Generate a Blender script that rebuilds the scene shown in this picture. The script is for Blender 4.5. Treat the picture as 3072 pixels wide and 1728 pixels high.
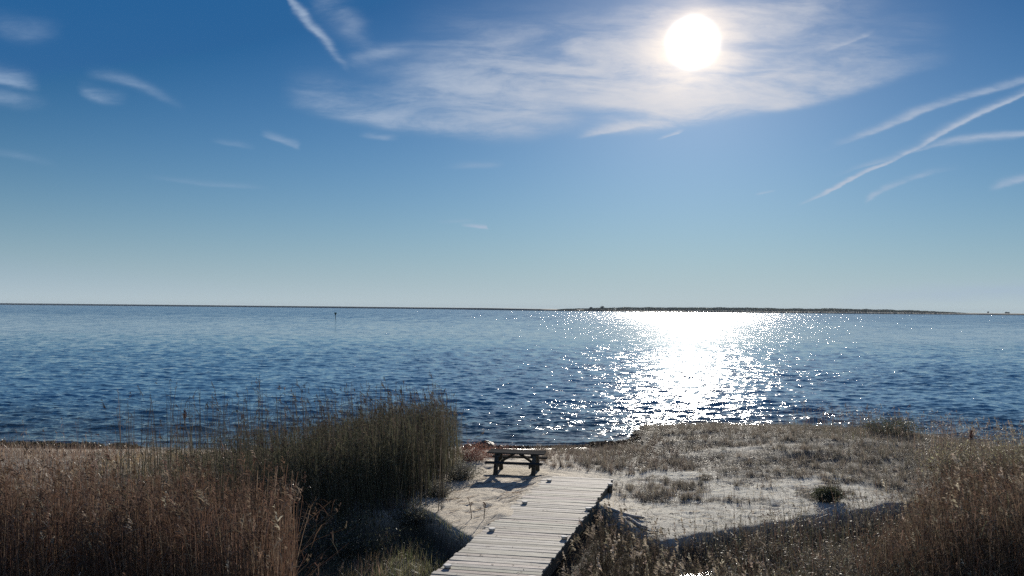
import bpy, math, random
import numpy as np
from mathutils import Vector, Matrix

for o in list(bpy.data.objects):
    bpy.data.objects.remove(o)
scene = bpy.context.scene
R = math.radians
rng = np.random.default_rng(7)

# ------------------------------------------------------------------ camera
CAM_H = 5.8                      # metres above the bay
cam_d = bpy.data.cameras.new('camera')
cam = bpy.data.objects.new('camera', cam_d)
scene.collection.objects.link(cam)
cam_d.sensor_width = 36.0
cam_d.lens = 31.64
cam_d.clip_start = 0.1
cam_d.clip_end = 20000
cam.matrix_world = (Matrix.Translation((0, 0, CAM_H)) @ Matrix.Rotation(R(90 + 1.305), 4, 'X')
                    @ Matrix.Rotation(R(0.53), 4, 'Z'))
scene.camera = cam

# ------------------------------------------------------------------ exposure and sampling
EXPO = 1.0
vs = scene.view_settings
vs.view_transform = 'Standard'
vs.look = 'None'
vs.exposure = EXPO
vs.gamma = 1.0
vs.use_curve_mapping = False
scene.render.engine = 'CYCLES'
cy = scene.cycles
cy.max_bounces = 6
cy.diffuse_bounces = 3
cy.glossy_bounces = 3
cy.transmission_bounces = 4
cy.transparent_max_bounces = 8
cy.sample_clamp_indirect = 0.8
cy.caustics_reflective = False
cy.caustics_refractive = False
cy.use_denoising = False          # keeps the sparkle on the water and the fine stems crisp
cy.use_adaptive_sampling = False

# ------------------------------------------------------------------ sun and sky
SUN_AZ, SUN_EL = R(11.22), R(16.4)
sun_dir = Vector((math.sin(SUN_AZ) * math.cos(SUN_EL), math.cos(SUN_AZ) * math.cos(SUN_EL), math.sin(SUN_EL)))
sl = bpy.data.lights.new('sun', 'SUN')
sl.energy = 4.5
sl.angle = R(0.53)
sl.color = (1.0, 0.93, 0.82)
sun = bpy.data.objects.new('sun', sl)
scene.collection.objects.link(sun)
sun.rotation_euler = sun_dir.to_track_quat('Z', 'Y').to_euler()

world = bpy.data.worlds.new('World')
scene.world = world
world.use_nodes = True
wt = world.node_tree
wt.nodes.clear()


class G:
    """small helper that writes node graphs"""
    def __init__(s, tree):
        s.t = tree

    def n(s, kind, **kw):
        nd = s.t.nodes.new(kind)
        for k, v in kw.items():
            setattr(nd, k, v)
        return nd

    def put(s, sock, v):
        if isinstance(v, bpy.types.NodeSocket):
            s.t.links.new(v, sock)
        elif v is not None:
            sock.default_value = v

    def m(s, op, a, b=None, c=None, clamp=False):
        nd = s.n('ShaderNodeMath', operation=op)
        nd.use_clamp = clamp
        s.put(nd.inputs[0], a); s.put(nd.inputs[1], b); s.put(nd.inputs[2], c)
        return nd.outputs[0]

    def v(s, op, a, b=None, out=0):
        nd = s.n('ShaderNodeVectorMath', operation=op)
        s.put(nd.inputs[0], a); s.put(nd.inputs[1], b)
        return nd.outputs[out]

    def scale(s, a, f):
        nd = s.n('ShaderNodeVectorMath', operation='SCALE')
        s.put(nd.inputs[0], a); s.put(nd.inputs[3], f)
        return nd.outputs[0]

    def mr(s, val, a, b, c=0.0, d=1.0, smooth=True):
        nd = s.n('ShaderNodeMapRange')
        nd.interpolation_type = 'SMOOTHSTEP' if smooth else 'LINEAR'
        for i, q in enumerate((val, a, b, c, d)):
            s.put(nd.inputs[i], q)
        return nd.outputs[0]

    def noise(s, vec, scale, detail=4.0, rough=0.5, dist=0.0, out=0):
        nd = s.n('ShaderNodeTexNoise')
        s.put(nd.inputs['Vector'], vec)
        s.put(nd.inputs['Scale'], scale); s.put(nd.inputs['Detail'], detail)
        s.put(nd.inputs['Roughness'], rough); s.put(nd.inputs['Distortion'], dist)
        return nd.outputs[out]

    def mix(s, f, a, b, mode='MIX'):
        nd = s.n('ShaderNodeMix', data_type='RGBA', blend_type=mode)
        s.put(nd.inputs[0], f); s.put(nd.inputs[6], a); s.put(nd.inputs[7], b)
        return nd.outputs[2]

    def xyz(s, x, y, z):
        nd = s.n('ShaderNodeCombineXYZ')
        s.put(nd.inputs[0], x); s.put(nd.inputs[1], y); s.put(nd.inputs[2], z)
        return nd.outputs[0]

    def sep(s, v):
        nd = s.n('ShaderNodeSeparateXYZ')
        s.put(nd.inputs[0], v)
        return nd.outputs


# cirrus and contrails, as streaks over the sky's directions: each is a curve
# elevation = a + b*u + c*u^2 between two bearings, soft below and above
STREAKS = [
    # u0, u1,  a, b, c,  soft below, soft above, thickness, fade in, fade out
    (0.3122,0.5895, -0.0320,0.4528,0.0565, 0.0011,0.0027, 0.85, 0.20,0.02),
    (0.4029,0.5895, 0.0447,0.1596,0.3371, 0.0022,0.0062, 0.28, 0.40,0.02),
    (0.3498,0.5892, -0.1238,1.0946,-0.9286, 0.0013,0.0040, 0.30, 0.40,0.02),
    (0.4606,0.5892, 0.0563,0.3762,-0.2176, 0.0035,0.0031, 0.34, 0.50,0.02),
    (0.3320,0.5895, 0.0209,0.5366,-0.2055, 0.0022,0.0053, 0.36, 0.35,0.02),
    (0.3888,0.5049, -0.5234,2.6329,-2.5240, 0.0022,0.0044, 0.38, 0.12,0.70),
    (0.5225,0.5979, -0.1337,0.6943,-0.3427, 0.0027,0.0049, 0.40, 0.25,0.02),
    (0.1590,0.1944, 0.0428,1.3458,-2.7131, 0.0009,0.0022, 0.45, 0.40,0.30),
    (0.2656,0.2922, -0.1462,1.7872,-2.8266, 0.0009,0.0013, 0.15, 0.40,0.40),
    (-0.2675,0.0569, 0.1976,-0.0167,0.5163, 0.0080,0.0221, 0.46, 0.25,0.25),
    (-0.1921,0.0924, 0.2202,-0.1776,-0.1911, 0.0124,0.0353, 0.42, 0.45,0.30),
    (-0.1301,0.2476, 0.2407,-0.1004,0.0478, 0.0071,0.0530, 0.58, 0.30,0.35),
    (0.0614,0.5007, 0.1946,0.0273,0.3150, 0.0057,0.0530, 0.55, 0.30,0.45),
    (0.0659,0.2077, 0.1673,0.3718,-0.7273, 0.0018,0.0062, 0.50, 0.25,0.50),
    (-0.0416,0.4029, 0.2793,-0.1518,0.6411, 0.0265,0.0398, 0.45, 0.40,0.50),
    (0.0915,0.4474, 0.3243,-0.0936,0.4245, 0.0221,0.0265, 0.34, 0.35,0.50),
    (0.3407,0.4029, 0.3038,-0.4404,1.1566, 0.0013,0.0035, 0.22, 0.40,0.30),
    (-0.2580,-0.1835, 0.0064,-1.6309,-1.1980, 0.0062,0.0071, 0.55, 0.12,0.40),
    (-0.2381,-0.1482, 0.0598,-1.9020,-2.7554, 0.0199,0.0177, 0.16, 0.30,0.40),
    (-0.1970,-0.0950, 0.3205,0.3080,0.4237, 0.0080,0.0071, 0.25, 0.30,0.60),
    (-0.6010,-0.5273, 0.4224,0.8813,1.0144, 0.0035,0.0110, 0.42, 0.20,0.50),
    (-0.6004,-0.5179, 0.0650,-0.3939,-0.1918, 0.0053,0.0110, 0.20, 0.20,0.50),
    (-0.4940,-0.4272, 1.2061,4.3989,4.9458, 0.0035,0.0088, 0.30, 0.35,0.60),
    (-0.4854,-0.3603, -0.4757,-3.0694,-3.2192, 0.0044,0.0062, 0.20, 0.35,0.60),
    (-0.2823,-0.2333, 0.0289,-0.8869,-1.0829, 0.0018,0.0049, 0.22, 0.40,0.15),
    (-0.3421,-0.2799, 0.1304,-0.2079,-0.1430, 0.0018,0.0035, 0.10, 0.40,0.40),
    (-0.1737,-0.1248, 0.2180,0.4641,1.8289, 0.0022,0.0044, 0.22, 0.40,0.40),
    (-0.0801,-0.0084, 0.1627,0.0677,0.1035, 0.0027,0.0044, 0.12, 0.50,0.30),
    (-0.0617,-0.0267, 0.0872,-0.1578,-1.3324, 0.0013,0.0022, 0.60, 0.45,0.06),
    (-0.0905,-0.0396, 0.1009,0.0633,-0.0416, 0.0013,0.0022, 0.10, 0.40,0.40),
    (-0.4167,-0.2658, 0.1242,0.0278,0.1864, 0.0018,0.0035, 0.10, 0.40,0.40),
    (-0.5978,-0.4998, 1.3224,3.7899,3.5273, 0.0110,0.0133, 0.10, 0.30,0.50),
    (0.3146,0.5973, -0.0921,0.4405,-0.4129, 0.0110,0.0097, 0.20, 0.50,0.02),
    (-0.5990,-0.5010, -0.2941,-1.4383,-1.0979, 0.0035,0.0044, 0.06, 0.30,0.50),
]


def streak_group():
    gt = bpy.data.node_groups.new('streak', 'ShaderNodeTree')
    for nm in ('u', 'v', 'u0', 'u1', 'a', 'b', 'c', 'wb', 'wa', 'amp', 'f0', 'f1'):
        gt.interface.new_socket(nm, in_out='INPUT', socket_type='NodeSocketFloat')
    gt.interface.new_socket('d', in_out='OUTPUT', socket_type='NodeSocketFloat')
    g = G(gt)
    I = g.n('NodeGroupInput').outputs
    O = g.n('NodeGroupOutput').inputs
    u, v = I['u'], I['v']
    curve = g.m('MULTIPLY_ADD', g.m('MULTIPLY_ADD', u, I['c'], I['b']), u, I['a'])
    d = g.m('SUBTRACT', v, curve)
    s = g.m('ADD', g.m('DIVIDE', g.m('MAXIMUM', d, 0.0), I['wa']),
            g.m('DIVIDE', g.m('MAXIMUM', g.m('MULTIPLY', d, -1.0), 0.0), I['wb']))
    band = g.m('EXPONENT', g.m('MULTIPLY', g.m('MULTIPLY', s, s), -1.0))
    t = g.m('DIVIDE', g.m('SUBTRACT', u, I['u0']), g.m('SUBTRACT', I['u1'], I['u0']))
    fi = g.mr(t, 0.0, I['f0'])
    fo = g.mr(g.m('SUBTRACT', 1.0, t), 0.0, I['f1'])
    g.put(O['d'], g.m('MULTIPLY', g.m('MULTIPLY', band, I['amp']), g.m('MULTIPLY', fi, fo)))
    return gt


def build_sky():
    g = G(wt)
    co = g.n('ShaderNodeTexCoord').outputs['Generated']
    sky = g.n('ShaderNodeTexSky', sky_type='NISHITA')
    sky.sun_disc = False
    sky.sun_elevation = SUN_EL
    sky.sun_rotation = SUN_AZ
    sky.air_density = 1.0
    sky.dust_density = 0.1
    sky.ozone_density = 2.0
    x, y, z = g.sep(co)
    ys = g.m('MAXIMUM', y, 0.08)
    u = g.m('DIVIDE', x, ys)
    v = g.m('DIVIDE', z, ys)
    ang = g.m('ARCCOSINE', g.m('MINIMUM', g.v('DOT_PRODUCT', co, tuple(sun_dir), out=1), 0.999999))
    ang = g.m('MULTIPLY', ang, 57.29578)          # degrees from the sun
    # clear sky
    el = g.m('MAXIMUM', z, 0.0)
    col = g.v('SUBTRACT', g.v('MULTIPLY', sky.outputs[0], SKY_GAIN), SKY_DEEP)
    col = g.v('MAXIMUM', col, SKY_FLOOR)
    # high overhead and away from the sun the sky is paler again
    back = g.scale(sky.outputs[0], 0.52)
    col = g.mix(g.mr(y, 0.82, 0.15), col, g.v('MAXIMUM', back, SKY_FLOOR))
    # pale band of moist air low over the water
    low = g.m('EXPONENT', g.m('MULTIPLY', el, -22.0))
    mid = g.m('EXPONENT', g.m('MULTIPLY', el, -9.0))
    col = g.mix(g.m('MULTIPLY', mid, 0.90), col, MIDBLUE)
    col = g.mix(g.m('MULTIPLY', low, 0.80), col, PALE)
    # clouds
    warp = g.noise(g.xyz(g.m('MULTIPLY', u, 1.0), g.m('MULTIPLY', v, 2.6), 0.0), 7.0, 7.0, 0.60, out=1)
    wx, wy, _ = g.sep(warp)
    uu = g.m('ADD', u, g.m('MULTIPLY', g.m('SUBTRACT', wx, 0.5), 0.035))
    vv = g.m('ADD', v, g.m('MULTIPLY', g.m('SUBTRACT', wy, 0.5), 0.012))
    sg = streak_group()
    total = None
    for st in STREAKS:
        nd = g.n('ShaderNodeGroup')
        nd.node_tree = sg
        g.put(nd.inputs[0], uu); g.put(nd.inputs[1], vv)
        for k, q in enumerate(st):
            nd.inputs[k + 2].default_value = q
        total = nd.outputs[0] if total is None else g.m('ADD', total, nd.outputs[0])
    fib = g.noise(g.xyz(g.m('MULTIPLY', uu, 2.0), g.m('MULTIPLY', vv, 9.0), 3.0), 4.0, 9.0, 0.62, 0.5)
    fine = g.noise(g.xyz(g.m('MULTIPLY', uu, 5.0), g.m('MULTIPLY', vv, 26.0), 6.0), 5.0, 6.0, 0.7, 0.8)
    puff = g.noise(g.xyz(uu, g.m('MULTIPLY', vv, 2.2), 9.0), 16.0, 6.0, 0.6)
    tex = g.m('MULTIPLY', g.mr(fib, 0.30, 0.66, 0.25, 1.45), g.m('MULTIPLY', g.mr(puff, 0.30, 0.70, 0.65, 1.25), g.mr(fine, 0.3, 0.7, 0.8, 1.2)))
    veil = g.noise(g.xyz(g.m('MULTIPLY', u, 1.0), g.m('MULTIPLY', v, 3.0), 5.0), 3.0, 6.0, 0.55)
    veil = g.m('MULTIPLY', g.mr(veil, 0.55, 0.8, 0.0, 0.012), g.mr(v, 0.05, 0.3))
    dens = g.m('ADD', g.m('MULTIPLY', total, tex), veil)
    front = g.mr(y, 0.1, 0.3)
    cover = g.m('MULTIPLY', g.m('SUBTRACT', 1.0, g.m('EXPONENT', g.m('MULTIPLY', dens, -1.9))), front)
    near = g.m('EXPONENT', g.m('MULTIPLY', ang, -0.085))
    ccol = g.mix(near, CLOUD_FAR, CLOUD_NEAR)
    col = g.mix(cover, col, ccol)
    # light scattered forward round the sun by thin ice cloud
    wob = g.noise(co, 14.0, 3.0, 0.5)
    a2 = g.m('MULTIPLY', ang, g.mr(wob, 0.3, 0.7, 0.88, 1.12, smooth=False))
    core = g.m('EXPONENT', g.m('MULTIPLY', g.m('POWER', g.m('DIVIDE', a2, 1.40), 5.5), -1.0))
    ring = g.m('EXPONENT', g.m('MULTIPLY', g.m('POWER', g.m('DIVIDE', a2, 2.15), 2.0), -1.0))
    wide = g.m('EXPONENT', g.m('MULTIPLY', ang, -0.21))
    broad = g.m('EXPONENT', g.m('MULTIPLY', ang, -0.05))
    col = g.v('ADD', col, g.scale(g.xyz(1.0, 0.97, 0.93), g.m('MULTIPLY', core, CORE)))
    col = g.v('ADD', col, g.scale(g.xyz(1.0, 0.72, 0.36), g.m('MULTIPLY', ring, RING)))
    col = g.v('ADD', col, g.scale(g.xyz(1.0, 0.90, 0.82), g.m('MULTIPLY', wide, WIDE)))
    col = g.v('ADD', col, g.scale(g.xyz(0.60, 0.85, 1.0), g.m('MULTIPLY', broad, BROAD)))
    bg = g.n('ShaderNodeBackground')
    g.put(bg.inputs[0], col)
    bg.inputs[1].default_value = 0.1
    out = g.n('ShaderNodeOutputWorld')
    g.put(out.inputs[0], bg.outputs[0])


def lin(r, g_, b):
    """display colour 0-255 -> value for the sky's background at strength 0.1"""
    f = lambda c: (c / 255 / 12.92 if c / 255 <= 0.04045 else ((c / 255 + 0.055) / 1.055) ** 2.4)
    k = 10.0 / 2 ** EXPO
    return (f(r) * k, f(g_) * k, f(b) * k, 1.0)


# a deep winter blue: the physical sky with more contrast and less white
SKY_GAIN = (0.188, 0.270, 0.40)
SKY_DEEP = (0.50, 0.70, 1.16)
SKY_FLOOR = (0.04, 0.50, 1.45)
PALE = lin(198, 208, 207)
MIDBLUE = lin(116, 160, 195)
CLOUD_FAR = lin(150, 175, 205)
CLOUD_NEAR = lin(219, 211, 207)
CORE, RING, WIDE, BROAD = 13.0, 3.6, 1.5, 0.14
build_sky()
world.cycles.sampling_method = 'MANUAL'
world.cycles.sample_map_resolution = 1024


# ================================================================== helpers
def link(o):
    scene.collection.objects.link(o)
    return o


def tag(o, label=None, cat=None, group=None, kind=None):
    if label: o['label'] = label
    if cat: o['category'] = cat
    if group: o['group'] = group
    if kind: o['kind'] = kind
    return o


def empty(name, loc, rz=0.0):
    o = bpy.data.objects.new(name, None)
    o.location = loc
    o.rotation_euler = (0, 0, rz)
    return link(o)


def mesh_obj(name, V, F, mat, parent=None, col=None, vec=None, smooth=False):
    """V (n,3), F (m,4) or (m,3) index array -> one mesh object"""
    V = np.ascontiguousarray(V, dtype=np.float32).reshape(-1, 3)
    F = np.ascontiguousarray(F, dtype=np.int32)
    me = bpy.data.meshes.new(name)
    k = F.shape[1]
    me.vertices.add(len(V)); me.vertices.foreach_set('co', V.ravel())
    me.loops.add(F.size); me.loops.foreach_set('vertex_index', F.ravel())
    me.polygons.add(len(F))
    me.polygons.foreach_set('loop_start', np.arange(0, F.size, k, dtype=np.int32))
    me.polygons.foreach_set('loop_total', np.full(len(F), k, dtype=np.int32))
    me.polygons.foreach_set('use_smooth', np.full(len(F), smooth, dtype=bool))
    if col is not None:
        a = me.attributes.new('tone', 'FLOAT_COLOR', 'POINT')
        c = np.ones((len(V), 4), np.float32); c[:, :3] = np.asarray(col, np.float32).reshape(-1, 3)
        a.data.foreach_set('color', c.ravel())
    if vec is not None:
        a = me.attributes.new('grain', 'FLOAT_VECTOR', 'POINT')
        a.data.foreach_set('vector', np.ascontiguousarray(vec, np.float32).ravel())
    me.update(calc_edges=True)
    me.validate()
    me.materials.append(mat)
    o = bpy.data.objects.new(name, me)
    if parent is not None:
        o.parent = parent
    return link(o)


def hash2(ix, iy, seed):
    h = (ix.astype(np.int64) * 374761393 + iy.astype(np.int64) * 668265263 + seed * 974634777) & 0xFFFFFFFF
    h = ((h ^ (h >> 13)) * 1274126177) & 0xFFFFFFFF
    h = h ^ (h >> 16)
    return (h & 0xFFFFFF) / float(0xFFFFFF)


def vnoise(x, y, seed=0):
    x = np.asarray(x, float); y = np.asarray(y, float)
    ix = np.floor(x); iy = np.floor(y)
    fx = x - ix; fy = y - iy
    fx = fx * fx * (3 - 2 * fx); fy = fy * fy * (3 - 2 * fy)
    a = hash2(ix, iy, seed); b = hash2(ix + 1, iy, seed)
    c = hash2(ix, iy + 1, seed); d = hash2(ix + 1, iy + 1, seed)
    return (a * (1 - fx) + b * fx) * (1 - fy) + (c * (1 - fx) + d * fx) * fy


def fbm(x, y, seed=0, octv=4):
    s = 0; a = 0.5; n = 0
    for k in range(octv):
        s = s + a * vnoise(x * 2 ** k + 17.3 * k, y * 2 ** k - 9.1 * k, seed + k); n += a; a *= 0.5
    return s / n


def sstep(x, a, b):
    t = np.clip((x - a) / (b - a), 0, 1)
    return t * t * (3 - 2 * t)


# ================================================================== materials
def new_mat(name):
    m = bpy.data.materials.new(name)
    m.use_nodes = True
    m.node_tree.nodes.clear()
    return m, G(m.node_tree)


def attr(g, name, out):
    nd = g.n('ShaderNodeAttribute')
    nd.attribute_name = name
    return nd.outputs[out]


def principled(g, col, rough, bump=None, strength=0.4, dist=0.02, spec=0.3, normal=None, **kw):
    p = g.n('ShaderNodeBsdfPrincipled')
    g.put(p.inputs['Base Color'], col)
    g.put(p.inputs['Roughness'], rough)
    g.put(p.inputs['Specular IOR Level'], spec)
    for k, v in kw.items():
        g.put(p.inputs[k], v)
    if bump is not None:
        b = g.n('ShaderNodeBump')
        b.inputs['Strength'].default_value = strength
        b.inputs['Distance'].default_value = dist
        g.put(b.inputs['Height'], bump)
        g.put(p.inputs['Normal'], b.outputs[0])
    if normal is not None:
        g.put(p.inputs['Normal'], normal)
    return p.outputs[0]


def surface(g, sh):
    o = g.n('ShaderNodeOutputMaterial')
    g.put(o.inputs[0], sh)


def mat_plant(name, trans=0.45, var=0.35, gloss=0.0):
    """dry stems and leaves: matt, letting part of the light through"""
    m, g = new_mat(name)
    c = attr(g, 'tone', 0)
    pos = g.n('ShaderNodeNewGeometry').outputs['Position']
    n = g.noise(pos, 9.0, 3.0, 0.6)
    c = g.scale(c, g.mr(n, 0.3, 0.7, 1 - var, 1 + var, smooth=False))
    d = g.n('ShaderNodeBsdfDiffuse'); g.put(d.inputs[0], c)
    t = g.n('ShaderNodeBsdfTranslucent'); g.put(t.inputs[0], c)
    mx = g.n('ShaderNodeMixShader')
    mx.inputs[0].default_value = trans
    g.put(mx.inputs[1], d.outputs[0]); g.put(mx.inputs[2], t.outputs[0])
    sh = mx.outputs[0]
    if gloss:
        gl = g.n('ShaderNodeBsdfGlossy'); gl.inputs['Roughness'].default_value = 0.45
        gl.inputs[0].default_value = (1, 1, 1, 1)
        m2 = g.n('ShaderNodeMixShader'); m2.inputs[0].default_value = gloss
        g.put(m2.inputs[1], sh); g.put(m2.inputs[2], gl.outputs[0])
        sh = m2.outputs[0]
    surface(g, sh)
    return m


def mat_wood(name, dark, light, rough=0.8, spec=0.25):
    m, g = new_mat(name)
    tone = attr(g, 'tone', 0)
    gr = attr(g, 'grain', 1)
    gx, gy, gz = g.sep(gr)
    fine = g.noise(g.xyz(g.m('MULTIPLY', gx, 1.5), g.m('MULTIPLY', gy, 55.0), g.m('MULTIPLY', gz, 55.0)), 2.0, 5.0, 0.7)
    blot = g.noise(g.xyz(g.m('MULTIPLY', gx, 2.5), g.m('MULTIPLY', gy, 9.0), gz), 1.6, 4.0, 0.6)
    knots = g.noise(gr, 7.0, 2.0, 0.5)
    f = g.m('MULTIPLY_ADD', fine, 0.55, g.m('MULTIPLY', blot, 0.55))
    c = g.mix(g.mr(f, 0.32, 0.78), dark, light)
    c = g.mix(g.mr(knots, 0.70, 0.76), c, (dark[0] * .5, dark[1] * .5, dark[2] * .5, 1))
    c = g.v('MULTIPLY', c, tone)
    surface(g, principled(g, c, rough, bump=fine, strength=0.6, dist=0.004, spec=spec))
    return m


def mat_ground():
    m, g = new_mat('sand_and_soil')
    tone = attr(g, 'tone', 0)
    pos = g.n('ShaderNodeNewGeometry').outputs['Position']
    x, y, z = g.sep(pos)
    big = g.noise(pos, 0.8, 5.0, 0.6)
    med = g.noise(g.xyz(g.m('MULTIPLY', x, 1.6), y, z), 5.0, 6.0, 0.65)
    fine = g.noise(pos, 60.0, 3.0, 0.7)
    bits = g.noise(g.xyz(g.m('MULTIPLY', x, 1.0), g.m('MULTIPLY', y, 1.0), z), 26.0, 4.0, 0.65)
    k = g.m('ADD', g.m('MULTIPLY', g.mr(big, 0.3, 0.7, -0.13, 0.13, smooth=False), 1.0),
            g.mr(med, 0.3, 0.7, 0.82, 1.16, smooth=False))
    c = g.scale(tone, k)
    c = g.scale(c, g.mr(fine, 0.2, 0.8, 0.85, 1.15, smooth=False))
    c = g.mix(g.m('MULTIPLY', g.mr(bits, 0.62, 0.70), 0.55), c, (0.07, 0.055, 0.04, 1))
    wet = g.mr(z, 0.22, 0.06)
    c = g.mix(g.m('MULTIPLY', wet, 0.62), c, (0.05, 0.045, 0.04, 1))
    h = g.m('ADD', g.m('MULTIPLY', fine, 0.25), g.m('ADD', g.m('MULTIPLY', med, 1.0), g.m('MULTIPLY', bits, 0.25)))
    rough = g.mr(g.m('MULTIPLY', g.mr(z, 0.12, 0.02), g.mr(y, 31.0, 33.0)), 0.0, 1.0, 0.95, 0.28)
    surface(g, principled(g, c, rough, bump=h, strength=0.8, dist=0.05, spec=0.2))
    return m


def mat_water(name, pond=False):
    m, g = new_mat(name)
    ge = g.n('ShaderNodeNewGeometry')
    pos, nrm = ge.outputs['Position'], ge.outputs['Normal']
    x, y, z = g.sep(pos)
    # ripples too small for the mesh are slopes added to the surface's normal
    r1 = g.noise(g.xyz(g.m('MULTIPLY', x, 0.45), y, 0.0), 1.1, 3.0, 0.6, out=1)
    r2 = g.noise(g.xyz(g.m('MULTIPLY', x, 0.6), y, 7.0), 5.5, 3.0, 0.6, out=1)
    r3 = g.noise(g.xyz(g.m('MULTIPLY', x, 0.8), y, 3.0), 22.0, 2.0, 0.6, out=1)
    gust = g.noise(g.xyz(g.m('MULTIPLY', x, 0.25), y, 0.0), 0.035, 4.0, 0.6)
    gust2 = g.noise(g.xyz(g.m('MULTIPLY', x, 0.2), y, 2.0), 0.22, 4.0, 0.65)
    amp = g.m('MULTIPLY', g.mr(gust, 0.3, 0.7, 0.75, 1.25), g.mr(gust2, 0.3, 0.7, 0.65, 1.3))
    far = g.mr(y, 60.0, 500.0)
    half = (0.5, 0.5, 0.5)
    s = g.scale(g.v('SUBTRACT', r1, half), g.m('MULTIPLY', amp, g.mr(far, 0, 1, W1, W1F, smooth=False)))
    s = g.v('ADD', s, g.scale(g.v('SUBTRACT', r2, half), g.m('MULTIPLY', amp, W2)))
    s = g.v('ADD', s, g.scale(g.v('SUBTRACT', r3, half), g.m('MULTIPLY', amp, W3)))
    # a few facets are much steeper than the rest
    r4 = g.noise(g.xyz(x, g.m('MULTIPLY', y, .8), 17.0), 2.4, 1.0, 0.5, out=1)
    spot = g.noise(g.xyz(x, g.m('MULTIPLY', y, .7), 19.0), 1.9, 2.0, 0.6)
    s = g.v('ADD', s, g.scale(g.v('SUBTRACT', r4, half), g.mr(spot, 0.56, 0.68, 0.0, 0.85)))
    # wind lanes: groups of waves that lean together, so that far glints come in specks
    g1 = g.noise(g.xyz(g.m('MULTIPLY', x, 1.0), g.m('MULTIPLY', y, .30), 11.0), .55, 4.0, 0.75, out=1)
    g2 = g.noise(g.xyz(g.m('MULTIPLY', x, 1.0), g.m('MULTIPLY', y, .16), 13.0), .16, 4.0, 0.75, out=1)
    s = g.v('ADD', s, g.scale(g.v('SUBTRACT', g1, half), g.mr(y, 45.0, 120.0, 0.10, 0.42)))
    s = g.v('ADD', s, g.scale(g.v('SUBTRACT', g2, half), g.mr(y, 120.0, 500.0, 0.0, 0.5)))
    s = g.scale(s, g.m('MULTIPLY_ADD', g.v('DOT_PRODUCT', s, s, out=1), 5.5, 0.80))
    if pond:
        s = g.scale(s, 0.15)
    s = g.v('MULTIPLY', s, (1.8, 1.0, 0.0))
    s = g.v('ADD', s, g.xyz(0.0, g.mr(y, 60.0, 700.0, 0.0, -0.075), 0.0))
    n2 = g.v('NORMALIZE', g.v('ADD', nrm, s))
    murk = g.mr(y, 37.0, 60.0)
    c = g.mix(murk, (0.045, 0.048, 0.038, 1), (0.085, 0.165, 0.228, 1))
    if not pond:
        fm = g.sep(attr(g, 'tone', 1))[0]
        fn = g.noise(pos, 9.0, 5.0, 0.7)
        fm = g.m('MULTIPLY', fm, g.mr(fn, 0.42, 0.60))
        c = g.mix(g.m('MULTIPLY', fm, 0.8), c, (0.55, 0.56, 0.55, 1))
    surface(g, principled(g, c, g.mr(y, 40.0, 700.0, 0.06, 0.10, smooth=False), spec=0.5, normal=n2, IOR=1.333))
    return m


W1, W1F, W2, W3 = 0.32, 0.60, 0.56, 0.28

# ================================================================== terrain
SH_X = [-400, -60, -21, -16, -11, -6.3, -1.8, .3, 2.8, 4.4, 5.4, 5.9, 6.6, 9, 12.5, 16.2, 18.7, 21.9, 30, 60, 400]
SH_Y = [33, 36, 37.2, 37.1, 36.6, 37.4, 38.0, 37.8, 38.0, 38.4, 39.0, 41.6, 43.0, 43.4, 43.2, 42.3, 40.0, 38.0, 36, 35, 33]
LP_X = [-400, -8, -3, -2.3, -1.9, -1.31, -.72, .6, 2.2, 2.6, 3.0, 3.45, 4.3, 6.6, 9.5, 11, 16, 400]
LP_Y = [22, 22, 22.6, 22.9, 22.4, 20.94, 19.9, 21.2, 23.9, 23.2, 21.5, 20.8, 21.3, 22.65, 23.65, 24.6, 25, 25]


def shore(x):
    return np.interp(x, SH_X, SH_Y) + 0.9 * (fbm(x * .35, x * 0 + 3, 5, 3) - .5)


def lip(x):
    return np.interp(x, LP_X, LP_Y) + (0.35 + 0.7 * sstep(x, 4.2, 6)) * (fbm(x * .9, x * 0 + 8, 15, 4) - .5)


_pr = np.random.default_rng(11)
PRINTS = ([(-1.0 + 1.9 * t + _pr.normal(0, .22), 22.6 + 5.2 * t + _pr.normal(0, .2)) for t in _pr.random(38)]
          + [(_pr.uniform(3.0, 9.5), _pr.uniform(22.8, 27.4)) for _ in range(46)]
          + [(_pr.uniform(-.8, 1.6), _pr.uniform(28.6, 33)) for _ in range(24)])


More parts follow.
